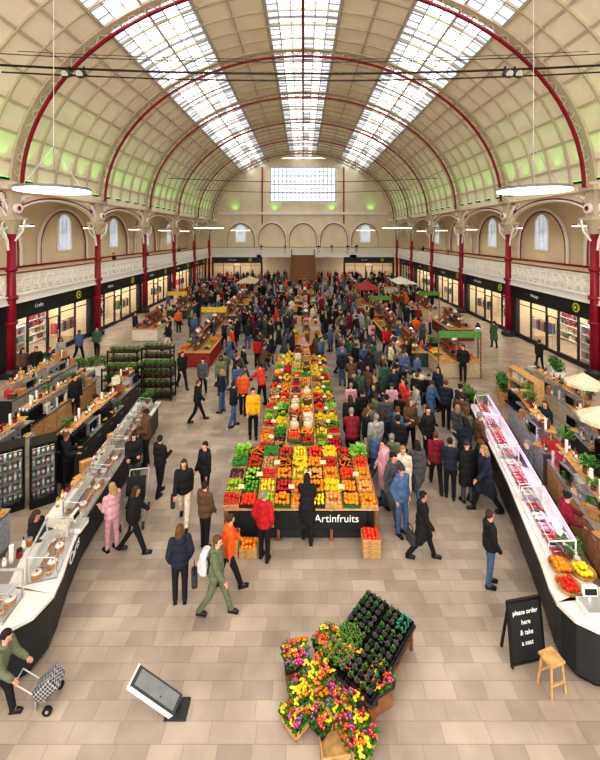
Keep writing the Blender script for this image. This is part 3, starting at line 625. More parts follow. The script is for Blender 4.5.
def stall(x,y,w,l,ci,canopy=False,prod=False,sign=None):
    STALLS.append((x-w/2-.2,x+w/2+.2,y-l/2-.2,y+l/2+.2))
    cl=MB().box((0,0,.42),(w,l,.8),b=.02); n=int(l/.25)
    for k in range(n): 
        for s in (-1,1): cl.cyl((s*w/2,-l/2+(k+.5)*l/n,.03),(s*w/2,-l/2+(k+.5)*l/n,.8),.04,.02,0,6)
    parts=[('table_skirt',cl.done([cm(clothc[ci%6])])),('tabletop',MB().box((0,0,.84),(w+.1,l+.1,.05),b=.01).done([wood]))]
    rk=MB().box((0,0,1.35),(.04,l*.9,.9))
    for z in (1.05,1.4,1.75): rk.box((0,0,z),(.45,l*.9,.03))
    parts.append(('display_rack',rk.done([wood2])))
    if canopy:
        fr_=MB()
        for a in (-1,1):
            for b in (-1,1): fr_.cyl((a*w/2,b*l/2,0),(a*w/2,b*l/2,2.3),.03,.03,0,6)
        parts.append(('canopy_frame',fr_.done([steel])))
        cn=MB(); hx,hy=w/2+.2,l/2+.2
        cn.poly([(-hx,-hy,2.25),(hx,-hy,2.25),(0,-hy*.6,2.75)]).poly([(-hx,hy,2.25),(hx,hy,2.25),(0,hy*.6,2.75)]).poly([(-hx,-hy,2.25),(-hx,hy,2.25),(0,hy*.6,2.75),(0,-hy*.6,2.75)]).poly([(hx,-hy,2.25),(hx,hy,2.25),(0,hy*.6,2.75),(0,-hy*.6,2.75)])
        parts.append(('canopy',cn.done([cm(clothc[(ci+1)%6])])))
    if sign: parts.append(('sign_board',MB().box((0,-l/2,2.3),(w,.06,.35)).box((-w/2,-l/2,1.2),(.06,.06,2.4),1).box((w/2,-l/2,1.2),(.06,.06,2.4),1).done([sign,wood2])))
    thing('market_stall',parts,(x,y,0),label='market stall with skirted table and central display rack',cat='market stall',group='market stalls')
    k=0; yy=-l/2+.3
    while yy<l/2-.1:
        for xx in (-w/2+.25,w/2-.25):
            if prod: crate((x+xx,y+yy,.87),pi/2,kinds[(k*3+ci)%13],cw,0,False)
            else: ware(BI[(k*5+ci)%12],(x+xx,y+yy,.87),R.uniform(0,6))
            k+=1
        for z in (1.07,1.42,1.77):
            if R.random()<.7: ware(BI[(k*7+ci+int(z*10))%12],(x,y+yy,z-.003),R.uniform(-.4,.4))
        yy+=.42
signy=mat('yellow_sign',s2l(206,176,60),.5); signg=mat('green_sign',s2l(84,140,66),.5)
i=0
for y in (25,30,35,40,45,49.5): stall(0.2,y,2.0,3.2,i,False,i%2==0); i+=1
for y in (23.5,28.5,33.5,38.5,43.5,49,55): stall(-6.2,y,1.8,3.4,i,y==43.5,i%3==0,signy if y==28.5 else None); stall(6.4,y,1.8,3.4,i+2,y==38.5,i%3==1,signg if y==33.5 else None); i+=1
for y in (29,36,43,51): stall(-11.2,y,1.8,3.6,i,False,False,signy if y==36 else None); stall(11.2,y,1.8,3.6,i+3,y==43,False,signg if y==36 else None); i+=1
# ---------------------------------------------------------------- counters
def ribbon(pts,w,side,z0,z1,m,piv):
    n=len(pts); inn=[]
    for i in range(n):
        a=V(pts[max(0,i-1)][:2]); b=V(pts[min(n-1,i+1)][:2]); d=(b-a).normalized(); nr=V((d.y,-d.x))*side; p=V(pts[i][:2])
        inn.append(V(piv) if i in (6,7,8,9) else (V((p.x,piv[1])) if i==10 else p+nr*w))
    outl=[V(p[:2]) for p in pts]; mb=MB()
    for i in range(n-1):
        q=[outl[i],outl[i+1],inn[i+1]]+([inn[i]] if (inn[i]-inn[i+1]).length>1e-4 else [])
        mb.prism(q,z0,z1,0)
    return mb.done([m])
def off(pts,w,side):
    n=len(pts); o=[]
    for i in range(n):
        a=V(pts[max(0,i-1)][:2]); b=V(pts[min(n-1,i+1)][:2]); d=(b-a).normalized(); o.append(tuple(V(pts[i][:2])+V((d.y,-d.x))*side*w))
    return o
LP=[(-5.5,14.9),(-5.3,12.5),(-5.1,10),(-4.98,8.8),(-4.78,8.0),(-4.55,7.3),(-4.46,6.9),(-4.55,6.5),(-4.85,6.25),(-5.3,6.15),(-6.6,6.15)]
RP=[(6.35,14.7),(5.85,12.4),(5.35,10.1),(4.95,8.6),(4.68,7.6),(4.5,7.05),(4.45,6.75),(4.55,6.45),(4.8,6.27),(5.2,6.2),(6.0,6.2)]
tx=textme('Carts',.3,whitelet); tx.transform(Matrix.Rotation(pi/2+.26,4,'Z'))
thing('serving_counter',[('worktop',ribbon(LP,.9,1,1.0,1.06,worktop,(-5.5,7.1))),('counter_base',ribbon(off(LP,.1,1),.7,1,.1,1.0,dark,(-5.4,7.0))),('plinth',ribbon(off(LP,.18,1),.6,1,0,.1,black,(-5.35,6.95))),('lettering',tx,(-4.92,8.3,.7))],(0,0,0),label='long curved food counter with pale worktop and charcoal base',cat='counter')
thing('serving_counter',[('worktop',ribbon(RP,.8,-1,1.0,1.06,worktop,(5.4,7.05))),('counter_base',ribbon(off(RP,.08,-1),.65,-1,.1,1.0,dark,(5.3,6.95))),('plinth',ribbon(off(RP,.15,-1),.55,-1,0,.1,black,(5.25,6.9)))],(0,0,0),label='long fish and meat counter with pale top and charcoal base',cat='counter')
def gcase(L2,h=.34,led=None,fm=steel,mid=True):
    g=MB(); prof=[(.28,0),(.29,h*.5),(.24,h*.8),(.12,h),(-.22,h)]
    for a,b in zip(prof,prof[1:]): g.poly([(-L2/2,-a[0],a[1]),(L2/2,-a[0],a[1]),(L2/2,-b[0],b[1]),(-L2/2,-b[0],b[1])])
    for s in (-1,1): g.poly([(s*L2/2,-a,z) for a,z in prof]+[(s*L2/2,.22,0)])
    f=MB().box((0,0,.015),(L2,.54,.03))
    if mid: f.box((0,.12,h*.5),(L2-.1,.18,.012),0)
    for s in (-1,1): f.box((s*L2/2,.22,h/2),(.025,.025,h)).cyl((s*L2/2,-.28,0),(s*L2/2,-.24,h*.8),.01,.01,0,5).cyl((s*L2/2,-.24,h*.8),(s*L2/2,.22,h),.01,.01,0,5)
    f.box((0,.22,h),(L2,.03,.03)).cyl((-L2/2,-.24,h*.8),(L2/2,-.24,h*.8),.008,.008,0,5)
    r=[('glass_hood',g.done([glass],True)),('tray_shelf',f.done([fm]))]
    if led: r.append(('light_strip',MB().box((0,.19,h-.03),(L2-.05,.03,.012)).done([led])))
    return r
cake=MB().cyl((0,0,0),(0,0,.07),.09,.085,0,14).cyl((0,0,.07),(0,0,.09),.085,.07,1,14).ico((0,0,.1),.018,2).done([mat('sponge_cake',s2l(190,130,70)),white,red])
bun=MB().ell((0,0,.03),(.05,.05,.035)).ell((0,0,.055),(.035,.035,.018),1).done([mat('bread_bun',s2l(205,150,85),.6),mat('bun_glaze',s2l(150,80,40),.4)],True)
loaf=MB().ell((0,0,.05),(.13,.06,.055)).done([mat('bread_crust',s2l(176,116,60),.7,var=.3)],True)
g1=gcase(1.3,.4,None,steel)
for y in (9.4,10.85,12.3,13.7):
    x=-4.75-(y-7.9)*.11-.38; a=pi/2+.12
    thing('display_case',g1,(x,y,1.06),a,'curved glass pastry case standing on the counter','display case','counter display cases')
    for k in range(6): 
        for e in (-.12,.12): m_=(bun,cake,loaf)[(k+int(y))%3]; put(('bun','cake','loaf')[(k+int(y))%3],m_,(x+e-.02,y-.5+k*.2,1.092),(0,0,1.5),'freshly baked %s in a glass case'%('bun','cake','loaf')[(k+int(y))%3],'cake','pastries in cases')
g3=gcase(1.05,.5,None,steel)
for x,y,a in ((-5.02,7.65,pi/2+.28),(-5.5,6.6,.05)): 
    thing('display_case',g3,(x,y,1.06),a,'curved glass cake case at the counter corner','display case','counter display cases')
    for k in range(10):
        lx=-.4+.2*(k%5); ly=-.1+.2*(k//5); put(('bun','cake')[k%2],(bun,cake)[k%2],(x+lx*cos(a)-ly*sin(a),y+lx*sin(a)+ly*cos(a),1.092),(0,0,k),'freshly baked food in a glass case','cake','pastries in cases')
g2=gcase(1.68,.46,purple,white,False)
tray=MB().box((0,0,.01),(.3,.42,.02)).box((0,.21,.025),(.3,.01,.04)).box((0,-.21,.025),(.3,.01,.04)).box((.15,0,.025),(.01,.42,.04)).box((-.15,0,.025),(.01,.42,.04)).done([steel])
def fillet(c): 
    mb=MB(); mb.ell((0,0,.025),(.1,.05,.03)).ell((.05,.0,.02),(.07,.035,.022)).ell((0,0,.048),(.06,.014,.007),1); return mb.done([mat('meat_%d'%c[0],s2l(*c),.3,var=.2,scale=30),white],True)
mts=[fillet((206,60,54)),fillet((232,140,120)),fillet((235,225,215)),fillet((166,36,38))]
vl=bpy.data.lights
for q,(x,y) in enumerate(((6.15,13.65),(5.75,11.9),(5.33,10.15),(4.93,8.4))):
    x+=.38; a=-pi/2-.23; thing('chilled_display',g2,(x,y,1.06),a,'glass chilled display lit by a violet strip light','display case','chilled display cases')
    l=vl.new('violet_light','POINT'); l.energy=7; l.color=(.7,.35,.95); l.shadow_soft_size=.03; o=bpy.data.objects.new('violet_light',l); COL.objects.link(o); o.location=(x+.1,y,1.42)
    for k in range(5):
        yy=y-.64+k*.32; xx=x+(yy-y)*.235
        put('steel_tray',tray,(xx,yy,1.09),(0,0,a+pi/2),'steel tray of meat in a chilled case','tray','steel food trays')
        for t in range(4): put('meat_cut',mts[(k+q)%4],(xx+(-.08 if t%2 else .08),yy+(-.08,-.06,.06,.08)[t]*.9,1.115),(0,0,a+.3+pi/2*(t%2)),'raw meat cut on a steel tray','meat','meat cuts on trays')
panelc=cm((176,178,180),'panel')
def bcounter(L2,w=.65,h=.95,top=steel,bm_=greyp,dc=panelc):
    mb=MB().box((0,0,h/2),(w-.06,L2-.06,h-.02)).box((0,0,h+.02+.55),(.32,L2*.9,.025),1).box((-.0,-L2*.42,h+.3),(.04,.04,.55),1).box((0,L2*.42,h+.3),(.04,.04,.55),1); n=int(L2/.7)
    dr=[]
    for k in range(n): dr.append(('door',MB().box((w/2-.02,-L2/2+(k+.5)*L2/n,h/2+.03),(.02,L2/n-.04,h-.2)).box((w/2,-L2/2+(k+.5)*L2/n+.2,h-.2),(.02,.16,.02),1).done([dc,steel])))
    return [('cabinet_body',mb.done([bm_,wood])),('worktop',MB().box((0,0,h),(w,L2,.04),b=.008).done([top]))]+dr
def coffee(bm_):
    body=MB().box((0,0,.28),(.5,.75,.4),b=.04).box((.22,0,.06),(.3,.75,.06),b=.01).box((-.1,0,.05),(.4,.7,.1)).done([bm_])
    gh=MB().cyl((.27,0,.22),(.27,0,.3),.04,.04,0,10).cyl((.27,0,.24),(.45,0,.22),.012,.014,0,6).done([black])
    cups=MB()
    for a in range(3):
        for b in range(5): cups.cyl((-.15+a*.13,-.26+b*.13,.48),(-.15+a*.13,-.26+b*.13,.56),.03,.042,0,8)
    return [('body',body),('group_head',gh,(0,-.2,0)),('group_head',gh,(0,.2,0)),('cup_rack',cups.done([white]))]
COF=coffee(steel); COF2=coffee(black)
REG=[('screen',MB().box((0,0,.3),(.04,.36,.26),b=.01,ry=-.25).done([black])),('stand',MB().box((-.02,0,.1),(.05,.06,.2)).box((0,0,.01),(.22,.22,.02)).done([steel]))]
OVEN=[('body',MB().box((0,0,.2),(.45,.55,.38),b=.02).box((0,0,.01),(.4,.5,.02)).done([steel])),('door',MB().box((.23,-.04,.2),(.02,.42,.28),b=.006).done([black])),('knob',MB().cyl((.22,.23,.3),(.26,.23,.3),.02,.02,0,8).cyl((.22,.23,.2),(.26,.23,.2),.02,.02,0,8).done([black]))]
SCALE=[('body',MB().box((0,0,.06),(.32,.34,.1),b=.02).box((-.05,.0,.3),(.05,.26,.16),b=.01,ry=-.2).cyl((-.05,0,.1),(-.05,0,.25),.02,.02,0,8).done([white])),('pan',MB().box((.03,0,.125),(.28,.32,.015),b=.004).done([steel])),('display',MB().box((-.02,0,.3),(.02,.2,.09),ry=-.2).done([black]))]
BTLS=[]
for c in ((60,90,50),(190,140,50),(150,40,30),(220,220,215)): 
    b=MB().cyl((0,0,0),(0,0,.18),.035,.035,0,10).cyl((0,0,.18),(0,0,.23),.035,.013,0,10).cyl((0,0,.23),(0,0,.29),.013,.014,1,8).cyl((0,0,.05),(0,0,.13),.0365,.0365,2,10); BTLS.append(b.done([mat('bottle%d'%c[0],s2l(*c),.15),black,white],True))
CUPS=MB()
for k in range(9): CUPS.cyl((0,0,k*.035),(0,0,k*.035+.06),.03,.042,0,10)
CUPS=CUPS.done([white]); 
JAR=[MB().cyl((0,0,0),(0,0,.13),.055,.055,0,12).cyl((0,0,.13),(0,0,.16),.05,.05,1,12).done([cm(c,'jar'),c2]) for c,c2 in (((176,110,50),steel),((214,190,130),wood),((150,40,46),black))]
BOWL=MB().cyl((0,0,0),(0,0,.08),.08,.15,0,16).ell((0,0,.08),(.13,.13,.04),1).done([white,cm((206,160,80),'food')])
BOARD=MB().box((0,0,.01),(.24,.36,.02),b=.005).ell((0,-.06,.04),(.07,.08,.035),1).ell((.02,.09,.035),(.05,.06,.03),1).done([wood,cm((210,150,80),'food')])
BIN=[MB().box((0,0,.15),(.35,.4,.3),b=.03).cyl((0,-.15,.3),(0,.15,.3),.03,.03,1,8).box((.18,0,.2),(.02,.3,.05),1).done([cm(c,'panel'),steel]) for c in ((196,60,60),(214,206,190),(150,152,150),(90,110,130))]
POT=[('pan',MB().cyl((0,0,0),(0,0,.22),.16,.17,0,18).done([steel])),('lid',MB().cyl((0,0,.22),(0,0,.25),.17,.12,0,18).ell((0,0,.27),.02).done([steel]))]
fb_=MB().box((-.32,0,1.0),(.04,.72,2.0)).box((0,-.35,1.0),(.66,.04,2.0)).box((0,.35,1.0),(.66,.04,2.0)).box((0,0,1.98),(.68,.74,.08)).box((0,0,.12),(.68,.74,.24))
for z in (.55,.9,1.25,1.6): fb_.box((0,0,z),(.6,.68,.015),1)
FRG=[('body',fb_.done([black,steel])),('door',MB().box((.34,0,1.1),(.015,.66,1.7),1).box((.34,-.33,1.1),(.03,.04,1.74)).box((.34,.33,1.1),(.03,.04,1.74)).box((.34,0,1.94),(.03,.7,.04)).box((.34,0,.26),(.03,.7,.04)).done([black,glass])),('handle',MB().cyl((.39,.28,.8),(.39,.28,1.4),.015,.015,0,6).done([steel])),('light_strip',MB().box((.28,0,1.9),(.03,.6,.02)).done([lampw]))]
potm=MB().cyl((0,0,0),(0,0,.1),.05,.065,0,12).done([cm((120,70,50),'pot')])
lf=[foliage(60,.12,.2,leafm,k,.08) for k in range(3)]
def plant(x,y,z,sc=1.): thing('potted_plant',[('pot',potm),('foliage',lf[int(y*7)%3],(0,0,.08))],(x,y,z),label='leafy potted plant on a counter',cat='plant',group='counter plants',sc=sc)
def clutter(p0,p1,z,n,q,wd=.18):
    p0=V(p0);p1=V(p1); d=(p1-p0).normalized(); nr=V((d.y,-d.x))
    for k in range(n):
        c=p0.lerp(p1,(k+.5)/n)+nr*q.uniform(-wd,wd); t=q.random(); a=q.uniform(0,6)
        if t<.3: put('bottle',BTLS[q.randrange(4)],(c.x,c.y,z),(0,0,a),'capped bottle with a white label','bottle','bottles on counters')
        elif t<.52: put('jar',JAR[q.randrange(3)],(c.x,c.y,z),(0,0,a),'lidded jar on a food counter','jar','jars on counters')
        elif t<.62: put('paper_cup_stack',CUPS,(c.x,c.y,z),label='stack of white paper cups',cat='cup',group='paper cup stacks')
        elif t<.74: put('bowl',BOWL,(c.x,c.y,z),label='white bowl heaped with golden food',cat='bowl',group='food bowls')
        elif t<.84: put('serving_board',BOARD,(c.x,c.y,z),(0,0,a),'wooden board with bread on the counter','board','serving boards')
        elif t<.94: put('carton',card[q.randrange(4)],(c.x,c.y,z),(0,0,a),'small carton on a counter','box','cartons on counters')
        else: plant(c.x,c.y,z)
def equip(x,y,z,rz,seq,step,dx=0):
    for k,t in enumerate(seq):
        yy=y+k*step; xx=x+dx*k
        if t=='c': thing('coffee_machine',COF if k%2 else COF2,(xx,yy,z),rz,'espresso machine with stacked white cups','coffee machine')
        elif t=='r': thing('cash_register',REG,(xx,yy,z),rz,'black touch-screen till on the counter','cash register')
        elif t=='s': thing('weighing_scale',SCALE,(xx,yy,z),rz,'white counter scale with steel pan','scale')
        elif t=='o': thing('oven',OVEN,(xx,yy,z),rz,'small steel countertop oven','oven')
        elif t=='p': thing('stock_pot',POT,(xx,yy,z),rz,'lidded steel stock pot','pot')
        elif t=='g': put('storage_bin',BIN[k%4],(xx,yy,z),(0,0,rz),'lidded storage bin on the back counter','bin')
QC=random.Random(77); bodies=[(dark,cm((70,64,60),'panel')),(greyp,panelc),(wood2,wood),(dark,steel),(white,cm((214,206,190),'panel'))]; bi=0
for x,y,L2,rz,seq in ((-7.2,13.2,3.2,0,'cocg'),(-7.3,7.9,2.6,0,'copg'),(-9.6,15.2,4.2,0,'cgoopc'),(-11.8,17.4,4.4,0,'gopcor'),(-9.2,11.6,2.4,0,'oco'),(-7.6,16.2,2.0,0,'go')):
    b1,b2=bodies[bi%5]; bi+=1
    thing('back_counter',bcounter(L2,bm_=b1,dc=b2),(x,y,0),rz,'steel-topped back counter with panelled doors','counter','back counters'); equip(x,y-L2/2+.4,.97,rz,seq,(L2-.7)/(len(seq)-1))
    clutter((x+.15,y-L2/2+.1),(x+.15,y+L2/2-.1),.97,int(L2*5),QC,.12); clutter((x,y-L2*.42),(x,y+L2*.42),1.535,int(L2*6),QC,.1)
for x,y in ((-7.35,10.9),(-8.05,10.6)):
    rz=-pi/2+.6; thing('drinks_fridge',FRG,(x,y,0),rz,'black glass-door fridge full of bottles','fridge','drinks fridges',sc=.86)
    for z in (.26,.56,.91,1.26,1.61):
        for k in range(5): ly=-.26+k*.13; put('bottle',BTLS[(k+int(z*9))%4],(x+.86*(.15*cos(rz)-ly*sin(rz)),y+.86*(.15*sin(rz)+ly*cos(rz)),z*.86+.01),label='capped drink bottle inside a fridge',cat='bottle',group='bottles in the fridges')
for x,y,L2,rz,seq in ((7.9,13.2,3.6,.235,'gogoc'),(7.0,9.4,3.6,.235,'prgog'),(6.35,6.95,1.0,.2,'og'),(10.4,15.6,4,0,'gogopc'),(9.1,12.0,2.6,.2,'cpgo')):
    b1,b2=bodies[bi%5]; bi+=1
    thing('back_counter',bcounter(L2,bm_=b1,dc=b2),(x,y,0),pi-rz if rz else pi,'steel-topped back counter with panelled doors','counter','back counters'); equip(x+(-L2/2+.4)*sin(rz),(y-L2/2+.4),.97,pi,seq,(L2-.7)/(len(seq)-1),(L2-.7)/(len(seq)-1)*sin(rz))
    a=(x-(L2/2-.1)*sin(rz)-.15,y-L2/2+.1); b=(x+(L2/2-.1)*sin(rz)-.15,y+L2/2-.1); clutter(a,b,.97,int(L2*5),QC,.1); clutter((a[0]+.15,a[1]+.2),(b[0]+.15,b[1]-.2),1.535,int(L2*6),QC,.1)
equip(-5.6,14.5,1.06,0,'r',1); equip(-4.95,8.45,1.06,0,'s',1); equip(4.95,6.6,1.06,-pi/2,'s',1)
clutter((-5.1,8.15),(-5.1,8.8),1.06,3,QC,.1); clutter((-5.85,9.0),(-6.0,14.4),1.06,20,QC,.03); clutter((-5.75,7.35),(-5.65,8.2),1.06,6,QC,.04); clutter((-6.2,6.6),(-6.5,6.6),1.06,4,QC,.1)
clutter((5.3,6.6),(5.9,6.6),1.06,6,QC,.14)
fr2,gs2=shelfunit(21,1.8,2.0,steel); fr3,gs3=shelfunit(22,1.8,1.9,wood)
for x,y,rz,ff,gg in ((8.6,9.6,-pi/2,fr2,gs2),(10.2,11.0,-pi/2,fr3,gs3),(11.8,13.2,-pi/2,fr2,gs2),(-10.6,11.9,pi/2,fr3,gs3),(-12.4,13.9,pi/2,fr2,gs2),(9.0,15.6,-pi/2,fr3,gs3)):
    put('shelf_unit',ff,(x,y,0),(0,0,rz),'tall open shelf unit loaded with goods','shelf','stall shelf units')
    for gx,gz,g in gg: good(g,x,y,gz,rz,gx,True)
SG.out('boxed_good','packaged goods filling the shop shelves','package')
cn=MB(); n=8; pr=.62
for k in range(n):
    a=2*pi*k/n; b=2*pi*(k+1)/n; cn.poly([(pr*cos(a),pr*sin(a),2.15),(pr*cos(b),pr*sin(b),2.15),(0,0,2.5)]); cn.poly([(pr*cos(a),pr*sin(a),2.15),(pr*cos(b),pr*sin(b),2.15),(pr*cos(b),pr*sin(b),2.04),(pr*cos(a),pr*sin(a),2.04)])
cn=cn.done([cm((232,214,186))]); pl=MB().cyl((0,0,0),(0,0,2.55),.025,.025,0,8).done([wood]); pb=MB().cyl((0,0,0),(0,0,.08),.28,.24,0,20).done([dark])
for x,y in ((10.2,14.0),(8.75,11.3)): thing('parasol',[('canopy',cn),('pole',pl),('base',pb)],(x,y,0),label='cream parasol over a food stall',cat='parasol',group='cream parasols')
basket=MB().cyl((0,0,0),(0,0,.1),.17,.22,0,16,False).cyl((0,0,0),(0,0,.01),.17,.17,0,16).done([wood])
for (x,y),k in zip(((4.97,7.42),(4.83,7.0),(5.3,7.3)),('orange','tomato','lemon')):
    put('basket',basket,(x,y,1.06),label='round wicker basket of fruit on the counter',cat='basket'); fill(k,(x,y,1.06),0,0,True,.24,.24)
for x,y,z in ((5.3,7.68,1.06),(6.9,14.55,1.06),(-5.95,14.75,1.06),(-9.6,16.4,.97),(7.1,9.6,1.54),(8.0,13.6,1.54),(8.3,14.3,1.54),(7.5,11.0,1.54)): plant(x,y,z,1.4)
# chalkboard
cb=MB().box((0,0,.48),(.66,.03,.9),0,rx=-.2).done([chalk]); fr_=MB()
for s in (-1,1): fr_.box((s*.34,0,.48),(.04,.04,.98),0,rx=-.2)
fr_.box((0,.095,.95),(.72,.04,.04)).box((0,-.085,.05),(.7,.04,.04)).box((-.26,.2,.44),(.035,.035,.88),0,rx=.12).box((.26,.2,.44),(.035,.035,.88),0,rx=.12)
lt=[]
for k,s in enumerate(('please order','here','& take','a seat')):
    m=textme(s,.105,whitelet,.002); m.transform(Matrix.Rotation(-.2,4,'X')); z=.78-k*.15; lt.append(('lettering',m,(0,(z-.48)*.203-.02,z)))
thing('chalkboard_sign',[('frame',fr_.done([black])),('board',cb,(0,0,0),lt)],(3.92,6.82,0),radians(14),'black chalkboard with white hand lettering leaning by the counter','sign').rotation_euler=(0,radians(4),radians(14))
thing('wooden_stool',[('seat',MB().box((0,0,.5),(.3,.26,.04),b=.01).done([wood]))]+[('leg',MB().cyl((a*.11,b*.09,.48),(a*.15,b*.13,0),.02,.018,0,8).done([wood])) for a in (-1,1) for b in (-1,1)]+[('rail',MB().box((0,-.12,.2),(.24,.025,.03)).box((0,.12,.2),(.24,.025,.03)).done([wood]))],(4.12,6.38,0),.3,'pale wooden stool beside the chalkboard','stool')
# slanted info board
a=V((-1.98,6.08,.06)); b_=V((-2.66,6.05,.58)); d=(b_-a).normalized()
QM=d.to_track_quat('X','Z').to_matrix()@Matrix.Rotation(-.75,3,'X')
def slab(sx,sy,sz,m,o=(0,0,0)):
    me=MB().box(o,(sx,sy,sz),b=.003).done([m]); me.transform(QM.to_4x4()); return me
mid=(a+b_)/2; ln=(b_-a).length
thing('information_board',[('panel',slab(ln,.26,.045,dark),mid),('panel_edge',slab(.02,.27,.05,white,(ln/2,0,0)),mid),('panel_edge',slab(ln,.05,.055,white,(0,.13,0)),mid),('face_plate',slab(ln*.86,.18,.05,greyp,(-.01,-.02,0)),mid),('stand',MB().box((-1.98,6.08,.015),(.34,.3,.03),b=.008).cyl((-2.1,6.07,.03),(-2.25,6.05,.26),.025,.025,0,8).done([dark]))],(0,0,0),label='slanted grey information board with white edge on a low stand',cat='sign')
# trolley & stroller
chk=bpy.data.materials.new('chequered_cloth'); chk.use_nodes=True; c=chk.node_tree.nodes.new('ShaderNodeTexChecker'); c.inputs['Scale'].default_value=26; c.inputs['Color1'].default_value=(.03,.03,.04,1); c.inputs['Color2'].default_value=(.4,.4,.4,1)
tcn=chk.node_tree.nodes.new('ShaderNodeTexCoord'); chk.node_tree.links.new(tcn.outputs['Object'],c.inputs['Vector']); chk.node_tree.links.new(c.outputs[0],chk.node_tree.nodes['Principled BSDF'].inputs['Base Color'])
wh=MB().cyl((0,-.02,0),(0,.02,0),.08,.08,0,14).cyl((0,-.025,0),(0,.025,0),.03,.03,1,8).done([black,steel])
thing('shopping_trolley',[('bag',MB().box((0,0,.34),(.26,.3,.42),b=.06,ry=.9).done([chk])),('handle',MB().path([(-.0,-.12,.15),(-.5,-.12,.52),(-.5,.12,.52),(-.0,.12,.15)],.012,0,6).done([steel])),('wheel',wh,(.08,-.2,.08)),('wheel',wh,(.08,.2,.08)),('foot',MB().box((-.16,0,.09),(.03,.25,.18)).done([steel]))],(-4.08,6.18,0),.1,'chequered black and white shopping trolley bag','trolley',sc=.9)
wh2=wh.copy(); wh2.transform(Matrix.Rotation(pi/2,4,'Z'))
def stroller(x,y,rz):
    fr_=MB().path([(-.25,.5,1.0),(-.25,.1,.5),(-.25,-.4,.1)],.015,0,6).path([(.25,.5,1.0),(.25,.1,.5),(.25,-.4,.1)],.015,0,6).path([(-.25,.5,1.0),(.25,.5,1.0)],.02,0,6).path([(-.25,.3,.1),(-.25,-.05,.55)],.015,0,6).path([(.25,.3,.1),(.25,-.05,.55)],.015,0,6).done([steel])
    st_=MB().box((0,-.05,.45),(.42,.4,.06),b=.02).box((0,.17,.68),(.42,.06,.48),b=.02,rx=-.3).box((0,-.3,.3),(.35,.05,.28),b=.02).done([cm((30,30,34))])
    hd=MB()
    for k in range(5): t=.2+k*.35; hd.box((0,.2-.28*sin(t),.72+.26*cos(t)*1.0),(.46,.12,.02),0,rx=t*1)
    thing('pushchair',[('frame',fr_),('seat',st_),('hood',hd.done([cm((28,28,32))]))]+[('wheel',wh2,p) for p in ((-.27,.32,.08),(.27,.32,.08),(-.27,-.42,.08),(.27,-.42,.08))],(x,y,0),rz,'black pushchair with hood parked near the counter','pushchair')
p=at(132,518); stroller(p.x+.1,p.y,0.2)
bagm=[('bag_body',MB().box((0,0,.14),(.12,.28,.26),b=.04).done([cm((60,62,66))])),('strap',MB().path([(0,-.1,.26),(0,-.08,.42),(0,.08,.42),(0,.1,.26)],.01,0,6).done([black]))]
for px,py,dx,z in ((422,558,-.27,.36),(180,603,.3,.4),(184,522,-.28,.42),(403,505,.28,.42)): 
    p=at(px,py); thing('handbag',bagm,(p.x+dx,p.y-.02,z),.3,'dark shoulder bag held at a shopper\'s side','bag','shoppers bags')
bp=[('pack_body',MB().box((0,0,.22),(.3,.16,.42),b=.06).box((0,.09,.15),(.22,.07,.22),b=.03).done([cm((215,200,205))])),('strap',MB().path([(-.1,-.08,.38),(-.1,-.14,.25),(-.1,-.08,.05)],.015,0,6).path([(.1,-.08,.38),(.1,-.14,.25),(.1,-.08,.05)],.015,0,6).done([black]))]
p=at(216,614); thing('backpack',bp,(p.x-.22,p.y+.04,.8),radians(80),'pale backpack worn by a walking shopper','bag')
# ---------------------------------------------------------------- flower display
TA=radians(50); tc0=V((1.15,6.7,0)); ux=V((cos(TA),sin(TA),0)); uy=V((-sin(TA),cos(TA),0)); TZ=.42
thing('plant_table',[('tabletop',MB().box((0,0,TZ-.02),(1.6,1.02,.04),b=.01).done([dark]))]+[('leg',MB().box((a*.72,b*.45,.2),(.05,.05,.4)).done([wood2])) for a in (-1,1) for b in (-1,1)]+[('lower_shelf',MB().box((0,0,.15),(1.45,.9,.03)).done([wood2]))],tc0,TA,'dark table covered with trays of small plants','table')
trm=MB().box((0,0,.01),(.37,.47,.02)).box((.18,0,.035),(.01,.47,.07)).box((-.18,0,.035),(.01,.47,.07)).box((0,.23,.035),(.37,.01,.07)).box((0,-.23,.035),(.37,.01,.07)).done([black])
soil=cm((52,40,32),'soil')
potw=MB().cyl((0,0,0),(0,0,.075),.036,.047,0,12).cyl((0,0,.07),(0,0,.0755),.04,.04,1,12).done([black,soil])
gp=[foliage(16,.026,.05,m,k+40,.034) for k,m in enumerate((leafm,leafd,mat('leaf_purple_green',s2l(84,84,76),.6,var=.3),mat('leaf_teal',s2l(60,150,120),.6,var=.2),mat('leaf_bright',s2l(96,136,50),.6,var=.3)))]
gp4=foliage(24,.04,.07,MC['leaf_bright'],60,.036)
for c in range(4):
    for r in range(2):
        w=tc0+ux*(-.585+c*.39)+uy*(-.25+r*.5); put('plant_tray',trm,(w.x,w.y,TZ),(0,0,TA),'black plastic tray of small potted plants','tray','plant trays')
        for i in range(3):
            for j in range(4):
                q_=w+ux*(-.118+i*.118)+uy*(-.17+j*.113); gm=gp4 if (c<2 and r==1) else gp[(2,1,0,2)[(c+i+j*2)%4]]; gm=gp[3] if (c==3 and r==0 and j<2) else gm
                thing('seedling_pot',[('pot',potw),('foliage',gm,(0,0,.065))],(q_.x,q_.y,TZ+.02),R.uniform(0,6),'small green seedling in a black pot','plant','potted seedlings on the table')
fc=[(250,200,30),(214,30,90),(130,50,160),(240,110,30),(214,36,44),(244,214,60),(200,30,140)]
fmm=[foliage(22,.055,.07,leafm,k,.055,[leafm,mat('petal_%d'%k,s2l(*c),.5),mat('petal_eye',s2l(250,220,60),.5)],7) for k,c in enumerate(fc)]
potw2=MB().cyl((0,0,0),(0,0,.065),.03,.038,0,10).cyl((0,0,.06),(0,0,.0655),.033,.033,1,10).done([black,soil])
